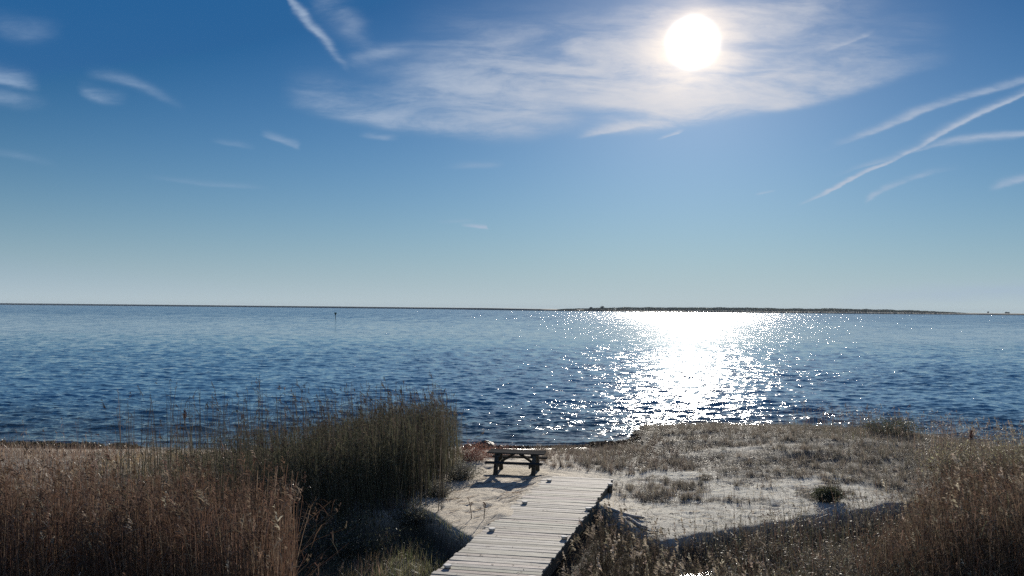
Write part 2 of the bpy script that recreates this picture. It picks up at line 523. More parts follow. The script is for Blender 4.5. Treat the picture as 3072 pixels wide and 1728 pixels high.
def height(x, y):
    x = np.asarray(x, float); y = np.asarray(y, float)
    if x.ndim == 0 or y.ndim == 0:
        return height(*np.broadcast_arrays(np.atleast_1d(x), np.atleast_1d(y)))[0]
    d = shore(x) - y
    top = 0.70 - 0.17 * sstep(x, 1.8, 3.6) + 0.22 * sstep(x, 5, 12)
    top = top + 0.10 * (fbm(x * .35, y * .35, 21, 4) - .5)
    top = top + 0.22 * (fbm(x * .5, y * .8, 22, 4) - .5) * sstep(x, 3.5, 6) * sstep(y, 26, 29)
    head = sstep(x, 5.0, 6.2) * (1 - sstep(x, 17, 20))
    run = 7.5 + 1.5 * head
    beach = np.where(d > 0, top * np.clip(d / run, 0, 1) ** (1.08), 0.16 * d)
    beach = np.maximum(beach, -1.5)
    ledge = 0.28 * sstep(d, 0.15, 0.5) * head
    z = np.maximum(beach, np.minimum(beach + ledge, top))
    # hump of the little headland
    z = z + 0.22 * np.exp(-((x - 10.5) / 5.5) ** 2 - ((y - 34) / 5.0) ** 2)
    low = 0.16 + 0.16 * (fbm(x * .6, y * .6, 31, 4) - .5)
    low = low - 0.30 * np.exp(-((x - 3.9) / 1.7) ** 2 - ((y - 18.9) / 1.6) ** 2)
    l = lip(x)
    w = 0.55 + 0.25 * vnoise(x * .8, y * 0, 4)
    k = sstep(y, l - w, l + 0.05)
    z = low * (1 - k) + z * k
    # sand drifted against and over the boardwalk's left edge
    e = x - (1.10 - .253 * (27.1 - y))
    z = z + (.02 + .15 * fbm(x * .9, y * 1.1, 42, 3)) * np.exp(-((e + .02) / .38) ** 2) * sstep(y, 20.6, 21.6) * (1 - sstep(y, 27.2, 28.2))
    # small wind and foot marks
    for (fx, fy) in PRINTS:
        m_ = (np.abs(x - fx) < .4) & (np.abs(y - fy) < .4) if np.ndim(x) else True
        if np.ndim(x):
            if m_.any():
                z[m_] -= .04 * np.exp(-(((x[m_] - fx) / .10) ** 2 + ((y[m_] - fy) / .14) ** 2))
    zz = 0.055 * (fbm(x * 2.0, y * 2.6, 41, 4) - .5) + 0.018 * (fbm(x * 7, y * 7, 51, 2) - .5)
    return z + zz * sstep(z, -0.1, 0.1)


def veg_amount(x, y):
    """how thickly low growth covers the ground, 0..1"""
    x = np.asarray(x, float); y = np.asarray(y, float)
    l = lip(x); d = shore(x) - y
    n = fbm(x * .45, y * .45, 61, 4)
    n2 = fbm(x * 1.3, y * 1.6, 71, 3)
    right = sstep(x, 2.6, 4.0)
    edge = 28.7 - 1.2 * sstep(x, 5, 8) + 1.5 * (1 - sstep(x, 3.0, 6)) * 0 + 2.2 * (n - .5) * 2
    v = sstep(y, edge - 1.0, edge + 2.2) * right
    v = np.maximum(v, .62 * sstep(x, 1.2, 2.6) * sstep(y, 28.6, 29.8) * sstep(n2, .32, .58))
    v = np.maximum(v, sstep(n2 + .25 * np.exp(-((x - 4.4) / 1.4) ** 2 - ((y - 26.3) / 1.1) ** 2), .58, .68) * right * sstep(y, 24.2, 25.5))
    v = v * (0.72 + 0.6 * sstep(n2, .35, .6))
    v = np.clip(v, 0, 1)
    # pale open strips on the headland
    strip = np.exp(-((y - (31.6 + .12 * x + 1.2 * (n - .5))) / .55) ** 2) * sstep(x, 2, 4) * (1 - sstep(x, 12, 15))
    v = v * (1 - 0.6 * strip)
    v = v * (1 - 0.9 * (1 - sstep(d, .5, 2.0)) * (1 - sstep(x, 4.0, 5.5)))
    left = 1 - sstep(x, -3.4, -2.4 + .0 * x)
    vl = left * (0.35 + 0.8 * sstep(n2, .3, .6)) * sstep(d, 2.2, 3.6)
    v = np.maximum(v, vl)
    v = np.maximum(v, sstep(l - y, 0.0, .6))
    v = np.maximum(v, sstep(x, 9.5, 11.5) * sstep(y, 20, 23))
    return np.clip(v, 0, 1)


def build_ground():
    xs = np.concatenate([-np.geomspace(6400, 31, 26), np.arange(-30, 30.01, 0.085), np.geomspace(31, 6400, 26)])
    ys = np.concatenate([[-6000, -2000, -600, -200, -60, -20, 0, 4, 8], np.arange(10, 16, 0.3), np.arange(16, 48.01, 0.085),
                         np.geomspace(49, 6400, 30)])
    X, Y = np.meshgrid(xs, ys)
    Z = height(X, Y)
    Z = np.where((np.abs(X) > 30.5) & (Y < shore(X)), 0.45, Z)
    ny, nx = X.shape
    V = np.stack([X, Y, Z], -1).reshape(-1, 3)
    i = np.arange(ny - 1)[:, None] * nx + np.arange(nx - 1)[None]
    F = np.stack([i, i + 1, i + nx + 1, i + nx], -1).reshape(-1, 4)
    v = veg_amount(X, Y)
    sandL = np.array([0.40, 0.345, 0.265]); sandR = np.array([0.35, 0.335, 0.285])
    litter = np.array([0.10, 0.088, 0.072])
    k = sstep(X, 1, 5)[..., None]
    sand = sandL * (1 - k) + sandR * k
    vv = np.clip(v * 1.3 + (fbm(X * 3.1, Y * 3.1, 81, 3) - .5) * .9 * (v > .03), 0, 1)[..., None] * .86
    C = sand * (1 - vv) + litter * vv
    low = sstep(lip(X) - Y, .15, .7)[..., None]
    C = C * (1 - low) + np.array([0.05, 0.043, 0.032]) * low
    # the cut bank's shade is put into its colour; the hollow is wet soil
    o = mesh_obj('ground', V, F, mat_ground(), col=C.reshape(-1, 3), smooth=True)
    return tag(o, kind='structure')


build_ground()


# ================================================================== water
def build_water():
    H = CAM_H
    # rows get wider apart with distance; columns fan out
    inv = np.linspace(1 / 36.0, 1 / 420.0, 620)
    ys = np.concatenate([1 / inv, np.geomspace(430, 6300, 60)])
    t = np.concatenate([-np.geomspace(12, 0.8, 60), np.linspace(-0.79, 0.79, 1500), np.geomspace(0.8, 12, 60)])
    Yg, T = np.meshgrid(ys, t, indexing='ij')
    Xg = np.clip(Yg * T, -6300, 6300)
    dy = np.gradient(ys)[:, None] * np.ones_like(T)
    dx = np.abs(np.gradient(Xg, axis=1))
    Z = np.zeros_like(Xg)
    DX = np.zeros_like(Xg); DY = np.zeros_like(Xg)
    r = np.random.default_rng(3)
    n = 84
    lam = np.geomspace(0.28, 3.6, n)
    ang = r.normal(0, 0.60, n) + np.where(r.random(n) < .5, 0.10, -0.16)
    ph = r.uniform(0, 2 * np.pi, n)
    amp = 0.0040 * lam ** 0.85 * r.uniform(.5, 1.5, n)
    d = shore(Xg) - Yg
    calm = sstep(-d, -0.4, 6.0) * 0.85 + 0.15
    # groups of waves: patches of higher and lower chop
    grp = 0.55 + 0.9 * fbm(Xg * .06, Yg * .11, 91, 3)
    for L, a, A, p in zip(lam, ang, amp, ph):
        k = 2 * np.pi / L
        kx, ky = k * math.sin(a), -k * math.cos(a)
        fade = sstep(L, 1.6 * dy, 3.2 * dy) * sstep(L, 1.6 * dx, 3.2 * dx)
        if L < 1.2:
            fade = fade * (0.6 + 0.8 * vnoise(Xg * .5 + L * 30, Yg * .7, 97))
        w = A * fade * calm * grp
        q = kx * Xg + ky * Yg + p
        Z += w * np.cos(q)
        DX -= 0.8 * w * math.sin(a) * np.sin(q)
        DY += 0.8 * w * math.cos(a) * np.sin(q)
    # low swells running up the beach
    for k_, (yo, hh, ww) in enumerate([(1.1, .05, .16), (3.2, .07, .28), (6.0, .07, .4)]):
        yy = -d - yo - 0.8 * (fbm(Xg * .22, Xg * 0 + k_ * 7, 99, 3) - .5) * 2
        Z += hh * np.exp(-(yy / ww) ** 2) * sstep(fbm(Xg * .16 + k_ * 31, Yg * .1, 98, 2), .40, .56)
    foam = np.zeros_like(Xg)
    for k_, (yo, a_) in enumerate([(.25, 1.0), (1.0, .8), (3.1, .45)]):
        yy = -d - yo - 0.8 * (fbm(Xg * .22, Xg * 0 + k_ * 7, 99, 3) - .5) * (0.6 if k_ == 0 else 2)
        foam += a_ * np.exp(-(yy / (.10 + .05 * k_)) ** 2) * sstep(fbm(Xg * .5 + k_ * 31, Yg * .1, 96, 3), .42, .62)
    foam = np.clip(foam, 0, 1)
    V = np.stack([Xg + DX, Yg + DY, Z], -1).reshape(-1, 3)
    ny, nx = Xg.shape
    i = np.arange(ny - 1)[:, None] * nx + np.arange(nx - 1)[None]
    F = np.stack([i, i + 1, i + nx + 1, i + nx], -1).reshape(-1, 4)
    # drop what lies well inland
    keep = (d > 2.5)
    kf = ~(keep[:-1, :-1] & keep[1:, 1:])
    F = F[kf.ravel()]
    o = mesh_obj('water', V, F, mat_water('bay_water'), col=np.repeat(foam.reshape(-1, 1), 3, 1), smooth=True)
    return tag(o, kind='structure')


build_water()


def build_pond():
    n = 60
    xs = np.linspace(0.6, 8.2, n); ys = np.linspace(16.2, 21.0, n)
    X, Y = np.meshgrid(xs, ys)
    Z = X * 0 + 0.055
    i = np.arange(n - 1)[:, None] * n + np.arange(n - 1)[None]
    F = np.stack([i, i + 1, i + n + 1, i + n], -1).reshape(-1, 4)
    o = mesh_obj('pond_water', np.stack([X, Y, Z], -1).reshape(-1, 3), F, mat_water('pond_water', True), smooth=True)
    return tag(o, kind='structure')


build_pond()


# ================================================================== boxes and bars (boardwalk, table, marker)
class MB:
    """collects boxes; each carries its own grain coordinates (length, width, thickness) and tone"""
    def __init__(s):
        s.V = []; s.F = []; s.C = []; s.U = []; s.n = 0

    def box(s, c, ax, ay, az, tone=(1, 1, 1), taper=0.0, cham=0.0):
        """c centre; ax, ay, az half-extent vectors, ax along the grain"""
        c = np.array(c, float); A = [np.array(a, float) for a in (ax, ay, az)]
        L = [np.linalg.norm(a) for a in A]
        off = rng.uniform(0, 50, 3)
        if cham <= 0:
            cham = min(L) * 0.18
        # chamfered section: eight corners round the length
        u, v = L[1] - cham, L[2] - cham
        sec = [(-u, -L[2]), (u, -L[2]), (L[1], -v), (L[1], v), (u, L[2]), (-u, L[2]), (-L[1], v), (-L[1], -v)]
        y_, z_ = A[1] / L[1], A[2] / L[2]
        base = s.n
        for e, sg in enumerate((-1, 1)):
            for (p, q) in sec:
                s.V.append(c + sg * A[0] + y_ * p + z_ * q)
                s.U.append(off + (sg * L[0], p, q)); s.C.append(tone)
        for k in range(8):
            k2 = (k + 1) % 8
            s.F.append((base + k, base + k2, base + 8 + k2, base + 8 + k))
        for b, o in ((base, (0, 7, 6, 5)), (base, (0, 5, 4, 1)), (base, (1, 4, 3, 2)),):
            s.F.append(tuple(b + q for q in o)); s.F.append(tuple(b + 8 + q for q in reversed(o)))
        s.n += 16

    def bar(s, p, q, w, h, up=(0, 0, 1), tone=(1, 1, 1)):
        """bar from p to q, w wide, h deep"""
        p = np.array(p, float); q = np.array(q, float)
        d = (q - p) / 2; dn = d / np.linalg.norm(d)
        side = np.cross(dn, np.array(up, float)); side /= np.linalg.norm(side)
        v = np.cross(side, dn)
        s.box((p + q) / 2, d, side * w / 2, v * h / 2, tone)

    def cyl(s, c, r, h, n=14, tone=(1, 1, 1), top=None, wob=0.0):
        """upright post from c up by h, with a slightly domed worn top"""
        base = s.n; off = rng.uniform(0, 50, 3)
        rings = [(0, r), (h - .02, r), (h, r * .86)] if top is None else top
        for (z, rr) in rings:
            for k in range(n):
                a = 2 * math.pi * k / n
                w = 1 + wob * math.sin(3 * a + z)
                s.V.append((c[0] + rr * w * math.cos(a), c[1] + rr * w * math.sin(a), c[2] + z))
                s.U.append(off + (z, rr * math.cos(a), rr * math.sin(a))); s.C.append(tone)
        for j in range(len(rings) - 1):
            for k in range(n):
                k2 = (k + 1) % n
                s.F.append((base + j * n + k, base + j * n + k2, base + (j + 1) * n + k2, base + (j + 1) * n + k))
        s.V.append((c[0], c[1], c[2] + rings[-1][0] + r * .04)); s.U.append(off); s.C.append(tone)
        ce = base + len(rings) * n; b = base + (len(rings) - 1) * n
        for k in range(0, n, 2):
            s.F.append((b + k, b + (k + 1) % n, b + (k + 2) % n, ce))
        s.n = ce + 1

    def build(s, name, mat, parent=None, origin=None, rz=0.0):
        V = np.array(s.V, float)
        if origin is not None:
            V = V - np.array(origin)
            cz, sz = math.cos(-rz), math.sin(-rz)
            V = np.stack([V[:, 0] * cz - V[:, 1] * sz, V[:, 0] * sz + V[:, 1] * cz, V[:, 2]], -1)
        return mesh_obj(name, V, np.array(s.F), mat, parent, col=np.array(s.C), vec=np.array(s.U))


M_DECK = mat_wood('bleached_deck_wood', (0.215, 0.192, 0.158, 1), (0.435, 0.402, 0.350, 1), 0.85, 0.12)
M_BEAM = mat_wood('old_beam_wood', (0.07, 0.055, 0.04, 1), (0.17, 0.14, 0.105, 1), 0.85, 0.2)
M_TABLE = mat_wood('weathered_table_wood', (0.04, 0.038, 0.035, 1), (0.095, 0.09, 0.082, 1), 0.95, 0.0)
M_CUT = mat_wood('pale_end_grain', (0.36, 0.345, 0.32, 1), (0.60, 0.58, 0.54, 1), 0.8, 0.12)


# ------------------------------------------------------------------ boardwalk
DIR = np.array([math.sin(R(14.2)), math.cos(R(14.2)), 0.0])
CROSS = np.array([math.cos(R(11.4)), -math.sin(R(11.4)), 0.0])
END_L = np.array([1.10, 27.1, 0.0])
DECK_Z = 0.80
WIDTH = 1.985


def build_boardwalk():
    root = empty('boardwalk', (float(END_L[0]), float(END_L[1]), 0.0))
    tag(root, 'bleached grey plank boardwalk on piles running from the lower edge to the sand', 'boardwalk')
    org = (END_L[0], END_L[1], 0.0)
    mb = MB()
    pitch = 0.196
    for k in range(100):
        p0 = END_L - DIR * (pitch * (k + .5))
        e0, e1 = rng.normal(0, .016), rng.normal(0, .022)
        if rng.random() < .1: e1 -= rng.uniform(0.0, .05)
        a = p0 + CROSS * (0 + e0); b = p0 + CROSS * (WIDTH + e1)
        sk = DIR * rng.normal(0, .004)
        hw = (pitch - rng.uniform(.012, .028)) / 2
        z0 = DECK_Z - .02 + rng.normal(0, .0035)
        tl = rng.normal(0, .004)
        tone = np.array([1, 1, 1]) * float(np.clip(rng.normal(1.0, .16), .62, 1.3))
        tone = tone * (1 + rng.normal(0, .02, 3))
        c = (a + b) / 2; c[2] = z0
        h = (b - a) / 2 + sk; h = h + np.array([0, 0, tl])
        mb.box(c, h, DIR * hw, np.array([0, 0, .02]) + DIR * rng.normal(0, .0012), tone, cham=.005)
    mb.build('deck_boards', M_DECK, root, org)
    for s, nm in ((0.045, 'side_beam'), (WIDTH - .045, 'side_beam'), (WIDTH / 2, 'centre_beam')):
        b = MB()
        q = END_L + CROSS * s
        for j in range(4):                      # beams in lengths, butted end to end
            p0 = q - DIR * (.03 + 4.9 * j); p1 = q - DIR * (.03 + 4.9 * (j + 1) - .006)
            p0[2] = p1[2] = DECK_Z - .04 - .125 - .003
            b.bar(p0, p1, .075, .25, tone=np.ones(3) * rng.uniform(.85, 1.15))
        b.build(nm, M_BEAM, root, org)
    # pile heads stand a little proud of the boards, just inside each edge
    for (x, y) in [(2.84, 25.68), (1.95, 22.53), (1.19, 19.69), (.42, 16.7), (1.13, 26.19), (.38, 23.2), (-.40, 20.34), (-1.19, 17.43), (-1.95, 14.5)]:
        pl = MB()
        c = np.array([x, y, 0.0])
        ang = rng.uniform(0, 3)
        pl.cyl((x, y, -.6), .066, .6 + DECK_Z + .02, n=16, tone=(.7, .7, .7), wob=.02)
        o = pl.build('pile', M_BEAM, root, org)
        cp = MB()
        cp.cyl((x, y, DECK_Z + .004), .078, .062, n=16, top=[(0, .058), (.022, .068), (.052, .080), (.062, .074)], wob=.03)
        cp.build('pile_cap', M_CUT, o, org)
    return root


build_boardwalk()


# ------------------------------------------------------------------ picnic table
def build_table():
    cx, cy_, rz = 0.20, 28.0, R(-9.5)
    gz = float(height(cx, cy_)) + .0
    T = .70
    root = empty('picnic_table', (cx, cy_, gz), rz)
    tag(root, 'weathered dark wooden picnic table with attached benches standing on the sand beyond the boardwalk', 'picnic table')
    t1 = lambda: np.ones(3) * rng.uniform(.85, 1.15)
    m = MB()
    for k in range(5):
        y = (k - 2) * .152
        m.bar((-.93 + rng.normal(0, .008), y, T - .02), (.93 + rng.normal(0, .008), y, T - .02 + rng.normal(0, .003)), .142, .042, tone=t1() * .95)
    m.build('tabletop', M_TABLE, root)
    for sy in (-1, 1):
        m = MB()
        for k in (-.5, .5):
            m.bar((-.93, sy * .64 + k * .15, .41), (.93, sy * .64 + k * .15, .41), .138, .042, tone=t1() * .7)
        m.build('seat', M_TABLE, root)
    for sx in (-1, 1):
        x = sx * .62
        for sy in (-1, 1):
            m = MB()
            m.bar((x, sy * .58, -.06), (x, sy * .24, T - .05), .13, .13, up=(0, 1, 0), tone=t1())
            m.build('leg', M_TABLE, root)
        m = MB()
        m.bar((x - sx * .09, -.78, .33), (x - sx * .09, .78, .33), .05, .12, tone=t1())
        m.build('seat_support', M_TABLE, root)
        m = MB()
        m.bar((x - sx * .09, -.36, T - .092), (x - sx * .09, .36, T - .092), .05, .1, tone=t1())
        m.build('top_support', M_TABLE, root)
        m = MB()
        m.bar((x - sx * .11, 0, .36), (sx * .06, 0, T - .06), .075, .1, up=(0, 1, 0), tone=t1())
        m.build('brace', M_TABLE, root)
    root.scale = (.94, .94, .94)
    return root


build_table()


# ================================================================== plants
class Soup:
    """thin blades and stems gathered into one mesh"""
    def __init__(s):
        s.V = []; s.F = []; s.C = []; s.n = 0

    def ribbons(s, P, W, S, C):
        """P (n,k,3) centre lines; W (n,k) widths; S (n,3) sideways unit; C (n,3)"""
        P = np.asarray(P, float); n, k = P.shape[:2]
        W = np.broadcast_to(np.asarray(W, float), (n, k))
        off = S[:, None, :] * W[..., None] * .5
        V = np.stack([P - off, P + off], 2).reshape(-1, 3)
        C = np.asarray(C, float)
        C = np.broadcast_to(C[:, None, None, :], (n, k, 2, 3)).reshape(-1, 3)
        i = (np.arange(n)[:, None] * 2 * k + np.arange(k - 1)[None] * 2)
        F = np.stack([i, i + 1, i + 3, i + 2], -1).reshape(-1, 4) + s.n
        s.V.append(V); s.F.append(F); s.C.append(C); s.n += len(V)

    def build(s, name, mat, parent=None, origin=None):
        V = np.concatenate(s.V)
        if origin is not None: V = V - np.array(origin)
        return mesh_obj(name, V, np.concatenate(s.F), mat, parent, col=np.clip(np.concatenate(s.C), 0, 1))


def unit(v):
    return v / np.maximum(np.linalg.norm(v, axis=-1, keepdims=True), 1e-9)


def hdir(a):
    return np.stack([np.cos(a), np.sin(a), np.zeros_like(a)], -1)


def tones(n, cols, spread=.18):
    cols = np.array(cols, float)
    c = cols[rng.integers(0, len(cols), n)]
    w = rng.random((n, 1)) * .5
    c = c * (1 - w) + cols[rng.integers(0, len(cols), n)] * w
    return c * np.exp(rng.normal(0, spread, (n, 1))) * (1 + rng.normal(0, .03, (n, 3)))


WIND = R(160)         # old leaves and plumes hang towards the left


def reeds(sp, xy, H, stem_cols, leaf_cols, plume_cols, plume=.5, leaves=4, lean=.06, width=.010, leaf_w=.018, bent=.05, z0=None, ps=1.0):
    n = len(xy)
    zb = height(xy[:, 0], xy[:, 1]) - .03 if z0 is None else z0
    B = np.stack([xy[:, 0], xy[:, 1], zb], -1)
    K = 5
    t = np.linspace(0, 1, K)
    # neighbouring stems lean together
    fx = (fbm(xy[:, 0] * .9, xy[:, 1] * .9, 131, 3) - .5) * .34
    fy = (fbm(xy[:, 0] * .9, xy[:, 1] * .9, 141, 3) - .5) * .34
    drift = np.stack([fx, fy, fx * 0], -1)
    yaw = rng.normal(WIND, 1.1, n)
    ln = np.abs(rng.normal(0, lean, n)) + .01
    b = rng.random(n) < bent
    ln[b] += rng.uniform(.25, .8, b.sum())
    yaw[b] = rng.uniform(0, 2 * np.pi, b.sum())
    D = hdir(yaw)
    init = hdir(rng.uniform(0, 2 * np.pi, n)) * np.abs(rng.normal(0, .035, (n, 1))) + drift

    def at_(tt):
        tt = np.asarray(tt)
        z = H[:, None] * tt * (1 - .28 * np.minimum(ln[:, None], 1) * tt)
        return (B[:, None, :] + D[:, None, :] * (H * ln)[:, None, None] * (tt ** 2.0)[..., None]
                + init[:, None, :] * (H[:, None] * tt)[..., None]
                + np.stack([z * 0, z * 0, z], -1))
    T = np.broadcast_to(t, (n, K))
    sc = tones(n, stem_cols)
    wf = width * rng.uniform(.6, 1.25, (n, 1)) * (1 - .62 * t[None])
    sp.ribbons(at_(T), wf, hdir(rng.uniform(0, np.pi, n)), sc)
    if leaves:
        for _ in range(leaves):
            use = rng.random(n) < .9
            t0 = 1 - .62 * rng.random(n) ** 1.6
            p0 = at_(t0[:, None])[:, 0]
            a = rng.normal(WIND, 1.0, n)
            d = hdir(a)
            L = rng.uniform(.18, .46, n) * np.clip(H / 2, .35, 1.1)
            up = rng.uniform(.2, 1.1, n); dr = rng.uniform(.3, 1.5, n)
            s_ = np.linspace(0, 1, 4)[None, :, None]
            P = p0[:, None] + d[:, None] * L[:, None, None] * s_ * .75
            P = P + np.array([0, 0, 1.]) * (L[:, None, None] * (up[:, None, None] * s_ - dr[:, None, None] * s_ ** 2))
            side = unit(np.cross(d, np.array([0, 0, 1.])) + rng.normal(0, .5, (n, 3)))
            W = leaf_w * rng.uniform(.5, 1.2, (n, 1)) * np.array([.7, 1, .7, .08])[None]
            c = tones(n, leaf_cols)
            sp.ribbons(P[use], W[use], side[use], c[use])
    pm = np.where(rng.random(n) < plume)[0]
    if len(pm):
        pc = tones(len(pm), plume_cols, .22)
        PL = ps * rng.uniform(.16, .30, len(pm)) * np.clip(H[pm] / 2.2, .5, 1.1)
        tip = at_(np.ones((n, 1)))[pm, 0]
        dd = unit(D[pm] * .35 + np.array([0, 0, 1.]) + rng.normal(0, .12, (len(pm), 3)))
        for j in range(15):
            f = rng.uniform(-.15, .85, len(pm))
            st = tip + dd * (PL * f)[:, None]
            a = rng.normal(WIND, .9, len(pm))
            o = unit(hdir(a) * rng.uniform(.2, .8, (len(pm), 1)) + dd * rng.uniform(.4, 1.0, (len(pm), 1)))
            l = PL * (1.05 - f.clip(0, 1)) * rng.uniform(.25, .6, len(pm))
            s_ = np.linspace(0, 1, 3)[None, :, None]
            P = st[:, None] + o[:, None] * l[:, None, None] * s_ - np.array([0, 0, 1.]) * (l[:, None, None] * .35 * s_ ** 2)
            W = .020 * ps ** .7 * rng.uniform(.6, 1.3, (len(pm), 1)) * np.array([.5, 1, .15])[None]
            sp.ribbons(P, W, unit(rng.normal(0, 1, (len(pm), 3))), pc * rng.uniform(.85, 1.15, (len(pm), 1)))


def grass(sp, xy, H, cols, spread=.5, width=.008, flat=0.0, K=3):
    """short blades, bending over"""
    n = len(xy)
    B = np.stack([xy[:, 0], xy[:, 1], height(xy[:, 0], xy[:, 1]) - .015], -1)
    a = rng.uniform(0, 2 * np.pi, n); d = hdir(a)
    ln = np.abs(rng.normal(0, spread, n)) + .05 + flat
    t = np.linspace(0, 1, K)[None, :, None]
    P = B[:, None] + d[:, None] * (H * ln)[:, None, None] * t ** 1.5
    up = (H * np.clip(1 - .35 * ln, .15, 1))[:, None, None]
    P = P + np.array([0, 0, 1.]) * up * (t - (.35 * np.minimum(ln, 1.2))[:, None, None] * t ** 2)
    W = width * rng.uniform(.5, 1.3, (n, 1)) * np.linspace(1, .15, K)[None]
    sp.ribbons(P, W, hdir(a + np.pi / 2 + rng.normal(0, .7, n)), tones(n, cols, .25))


def scatter(n, x0, x1, y0, y1, prob=None):
    x = rng.uniform(x0, x1, n); y = rng.uniform(y0, y1, n)
    if prob is not None:
        k = rng.random(n) < prob(x, y)
        x, y = x[k], y[k]
    return np.stack([x, y], -1)


def twigs(sp, c, r, h, n, cols, leaf=None, leafn=0, leaf_s=.03, w=.009, up=1.0):
    """a bush: stems fanning from the foot, side twigs, then leaves"""
    c = np.array(c, float)
    a = rng.uniform(0, 2 * np.pi, n); q = np.sqrt(rng.random(n))
    foot = c + hdir(a) * (r * .35 * q)[:, None]
    tip = c + hdir(a + rng.normal(0, .4, n)) * (r * q * rng.uniform(.6, 1.1, n))[:, None]
    tip[:, 2] += h * np.sqrt(np.clip(1 - q ** 2 * .75, .05, 1)) * rng.uniform(.55, 1.08, n) * up
    mid = (foot + tip) / 2 + rng.normal(0, r * .12, (n, 3)) + np.array([0, 0, h * .1])
    t = np.linspace(0, 1, 5)[None, :, None]
    P = foot[:, None] * (1 - t) ** 2 + 2 * mid[:, None] * t * (1 - t) + tip[:, None] * t ** 2
    col = tones(n, cols)
    sp.ribbons(P, w * np.linspace(1.2, .3, 5)[None], unit(rng.normal(0, 1, (n, 3))), col)
    tips = [tip]
    for _ in range(4):
        j = rng.integers(1, 5, n)
        st = P[np.arange(n), j]
        d = unit(P[np.arange(n), j] - P[np.arange(n), j - 1] + rng.normal(0, .6, (n, 3)))
        L = h * rng.uniform(.10, .28, n)
        e = st + d * L[:, None]
        s_ = np.linspace(0, 1, 3)[None, :, None]
        sp.ribbons(st[:, None] * (1 - s_) + e[:, None] * s_ + rng.normal(0, .01, (n, 3, 3)), w * .6, unit(rng.normal(0, 1, (n, 3))), col)
        tips.append(e)
    if leaf is not None and leafn:
        A = np.concatenate(tips)
        A = A[rng.integers(0, len(A), leafn)] + rng.normal(0, leaf_s * 1.1, (leafn, 3))
        A[:, 2] = np.maximum(A[:, 2], c[2] + .01)
        d = unit(rng.normal(0, 1, (leafn, 3)) + np.array([0, 0, .3]))
        L = leaf_s * rng.uniform(.6, 1.5, leafn)
        s_ = np.linspace(0, 1, 3)[None, :, None]
        sp.ribbons(A[:, None] + d[:, None] * L[:, None, None] * s_, leaf_s * np.array([.25, .6, .1])[None] * rng.uniform(.6, 1.3, (leafn, 1)),
                   unit(np.cross(d, rng.normal(0, 1, (leafn, 3)))), tones(leafn, leaf))


M_REED = mat_plant('reed', .30)
M_GRASS = mat_plant('dry_grass', .48, gloss=.05)
M_LEAF = mat_plant('leafy', .35, gloss=.04)

BROWN = [(.125, .073, .052), (.148, .088, .062), (.102, .068, .052), (.180, .134, .100)]
TAN = [(.15, .12, .09), (.12, .095, .075), (.085, .066, .055)]
PLUME = [(.125, .080, .055), (.155, .105, .075), (.10, .068, .05)]
PALEPL = [(.30, .25, .19), (.40, .34, .27), (.17, .135, .10)]
OLIVE = [(.080, .082, .052), (.10, .097, .064), (.066, .066, .046), (.14, .122, .085)]

# ---- brown stand, front left
def right_edge_a(y):
    return np.interp(y, [8, 12, 17.6], [-2.5, -3.3, -4.15])


def pa(x, y):
    e = right_edge_a(y) + .25 * (fbm(y * 1.1, y * 0, 5, 2) - .5) * 2
    back = 17.5 + .6 * (fbm(x * .5, x * 0, 6, 2) - .5) * 2
    return (x < e) * (y < back) * (.45 + .75 * fbm(x * .8, y * .8, 7, 3))


sp = Soup()
xy = scatter(17000, -13.5, -2.4, 13.2, 18.2, lambda x, y: pa(x, y) * (y > 13.7 + 1.1 * (fbm(x * .8, x * 0, 9, 3) - .5)))
H = (2.42 + .35 * (fbm(xy[:, 0] * .6, xy[:, 1] * .6, 8, 3) - .5) * 2) * np.clip(rng.normal(.90, .15, len(xy)), .4, 1.15)
H *= 1 - .10 * sstep(xy[:, 0], -6, -3.5)
reeds(sp, xy, H, BROWN, BROWN + TAN[1:], PLUME * 4 + [PALEPL[2], PALEPL[0]], plume=.22, leaves=2, bent=.05, width=.014)
xy = scatter(70, -12, -3.6, 13.8, 17.6, pa)
reeds(sp, xy, rng.uniform(1.6, 2.4, len(xy)), BROWN, BROWN, PALEPL, plume=1.0, ps=1.4, leaves=1)
o = sp.build('reed_bed', M_REED)
tag(o, 'tall reddish brown reed stand filling the lower left corner', 'reeds', kind='stuff')

# ---- dark stand further back, left of the table
def front_b(x):
    return np.interp(x, [-14, -8, -4.5, -3.5, -2.4, -1.9, -1.6], [21.6, 21.2, 21.3, 22.0, 22.9, 24.3, 27.5])


def pb(x, y):
    e = np.interp(y, [20, 22.9, 25, 27.5, 30.5], [-3.0, -2.25, -1.95, -1.72, -1.7]) + .55 * (fbm(y * 1.1, y * 0, 15, 3) - .5) * 2 + .2
    f = front_b(x) + .4 * (fbm(x * 1.2, x * 0, 16, 2) - .5)
    thick = 1 - .55 * sstep(-x, 4.6, 6.6)
    thick = thick * (1 - .75 * sstep(-x, 7.6, 9.5))
    thick = thick * (.12 + .88 * sstep(e - x, -.05, .9))
    return (x < e + .3 * rng.random(np.shape(x)) ** 3) * (y > f) * (y < 30.3) * thick * (.5 + .7 * fbm(x * .9, y * .9, 17, 3))


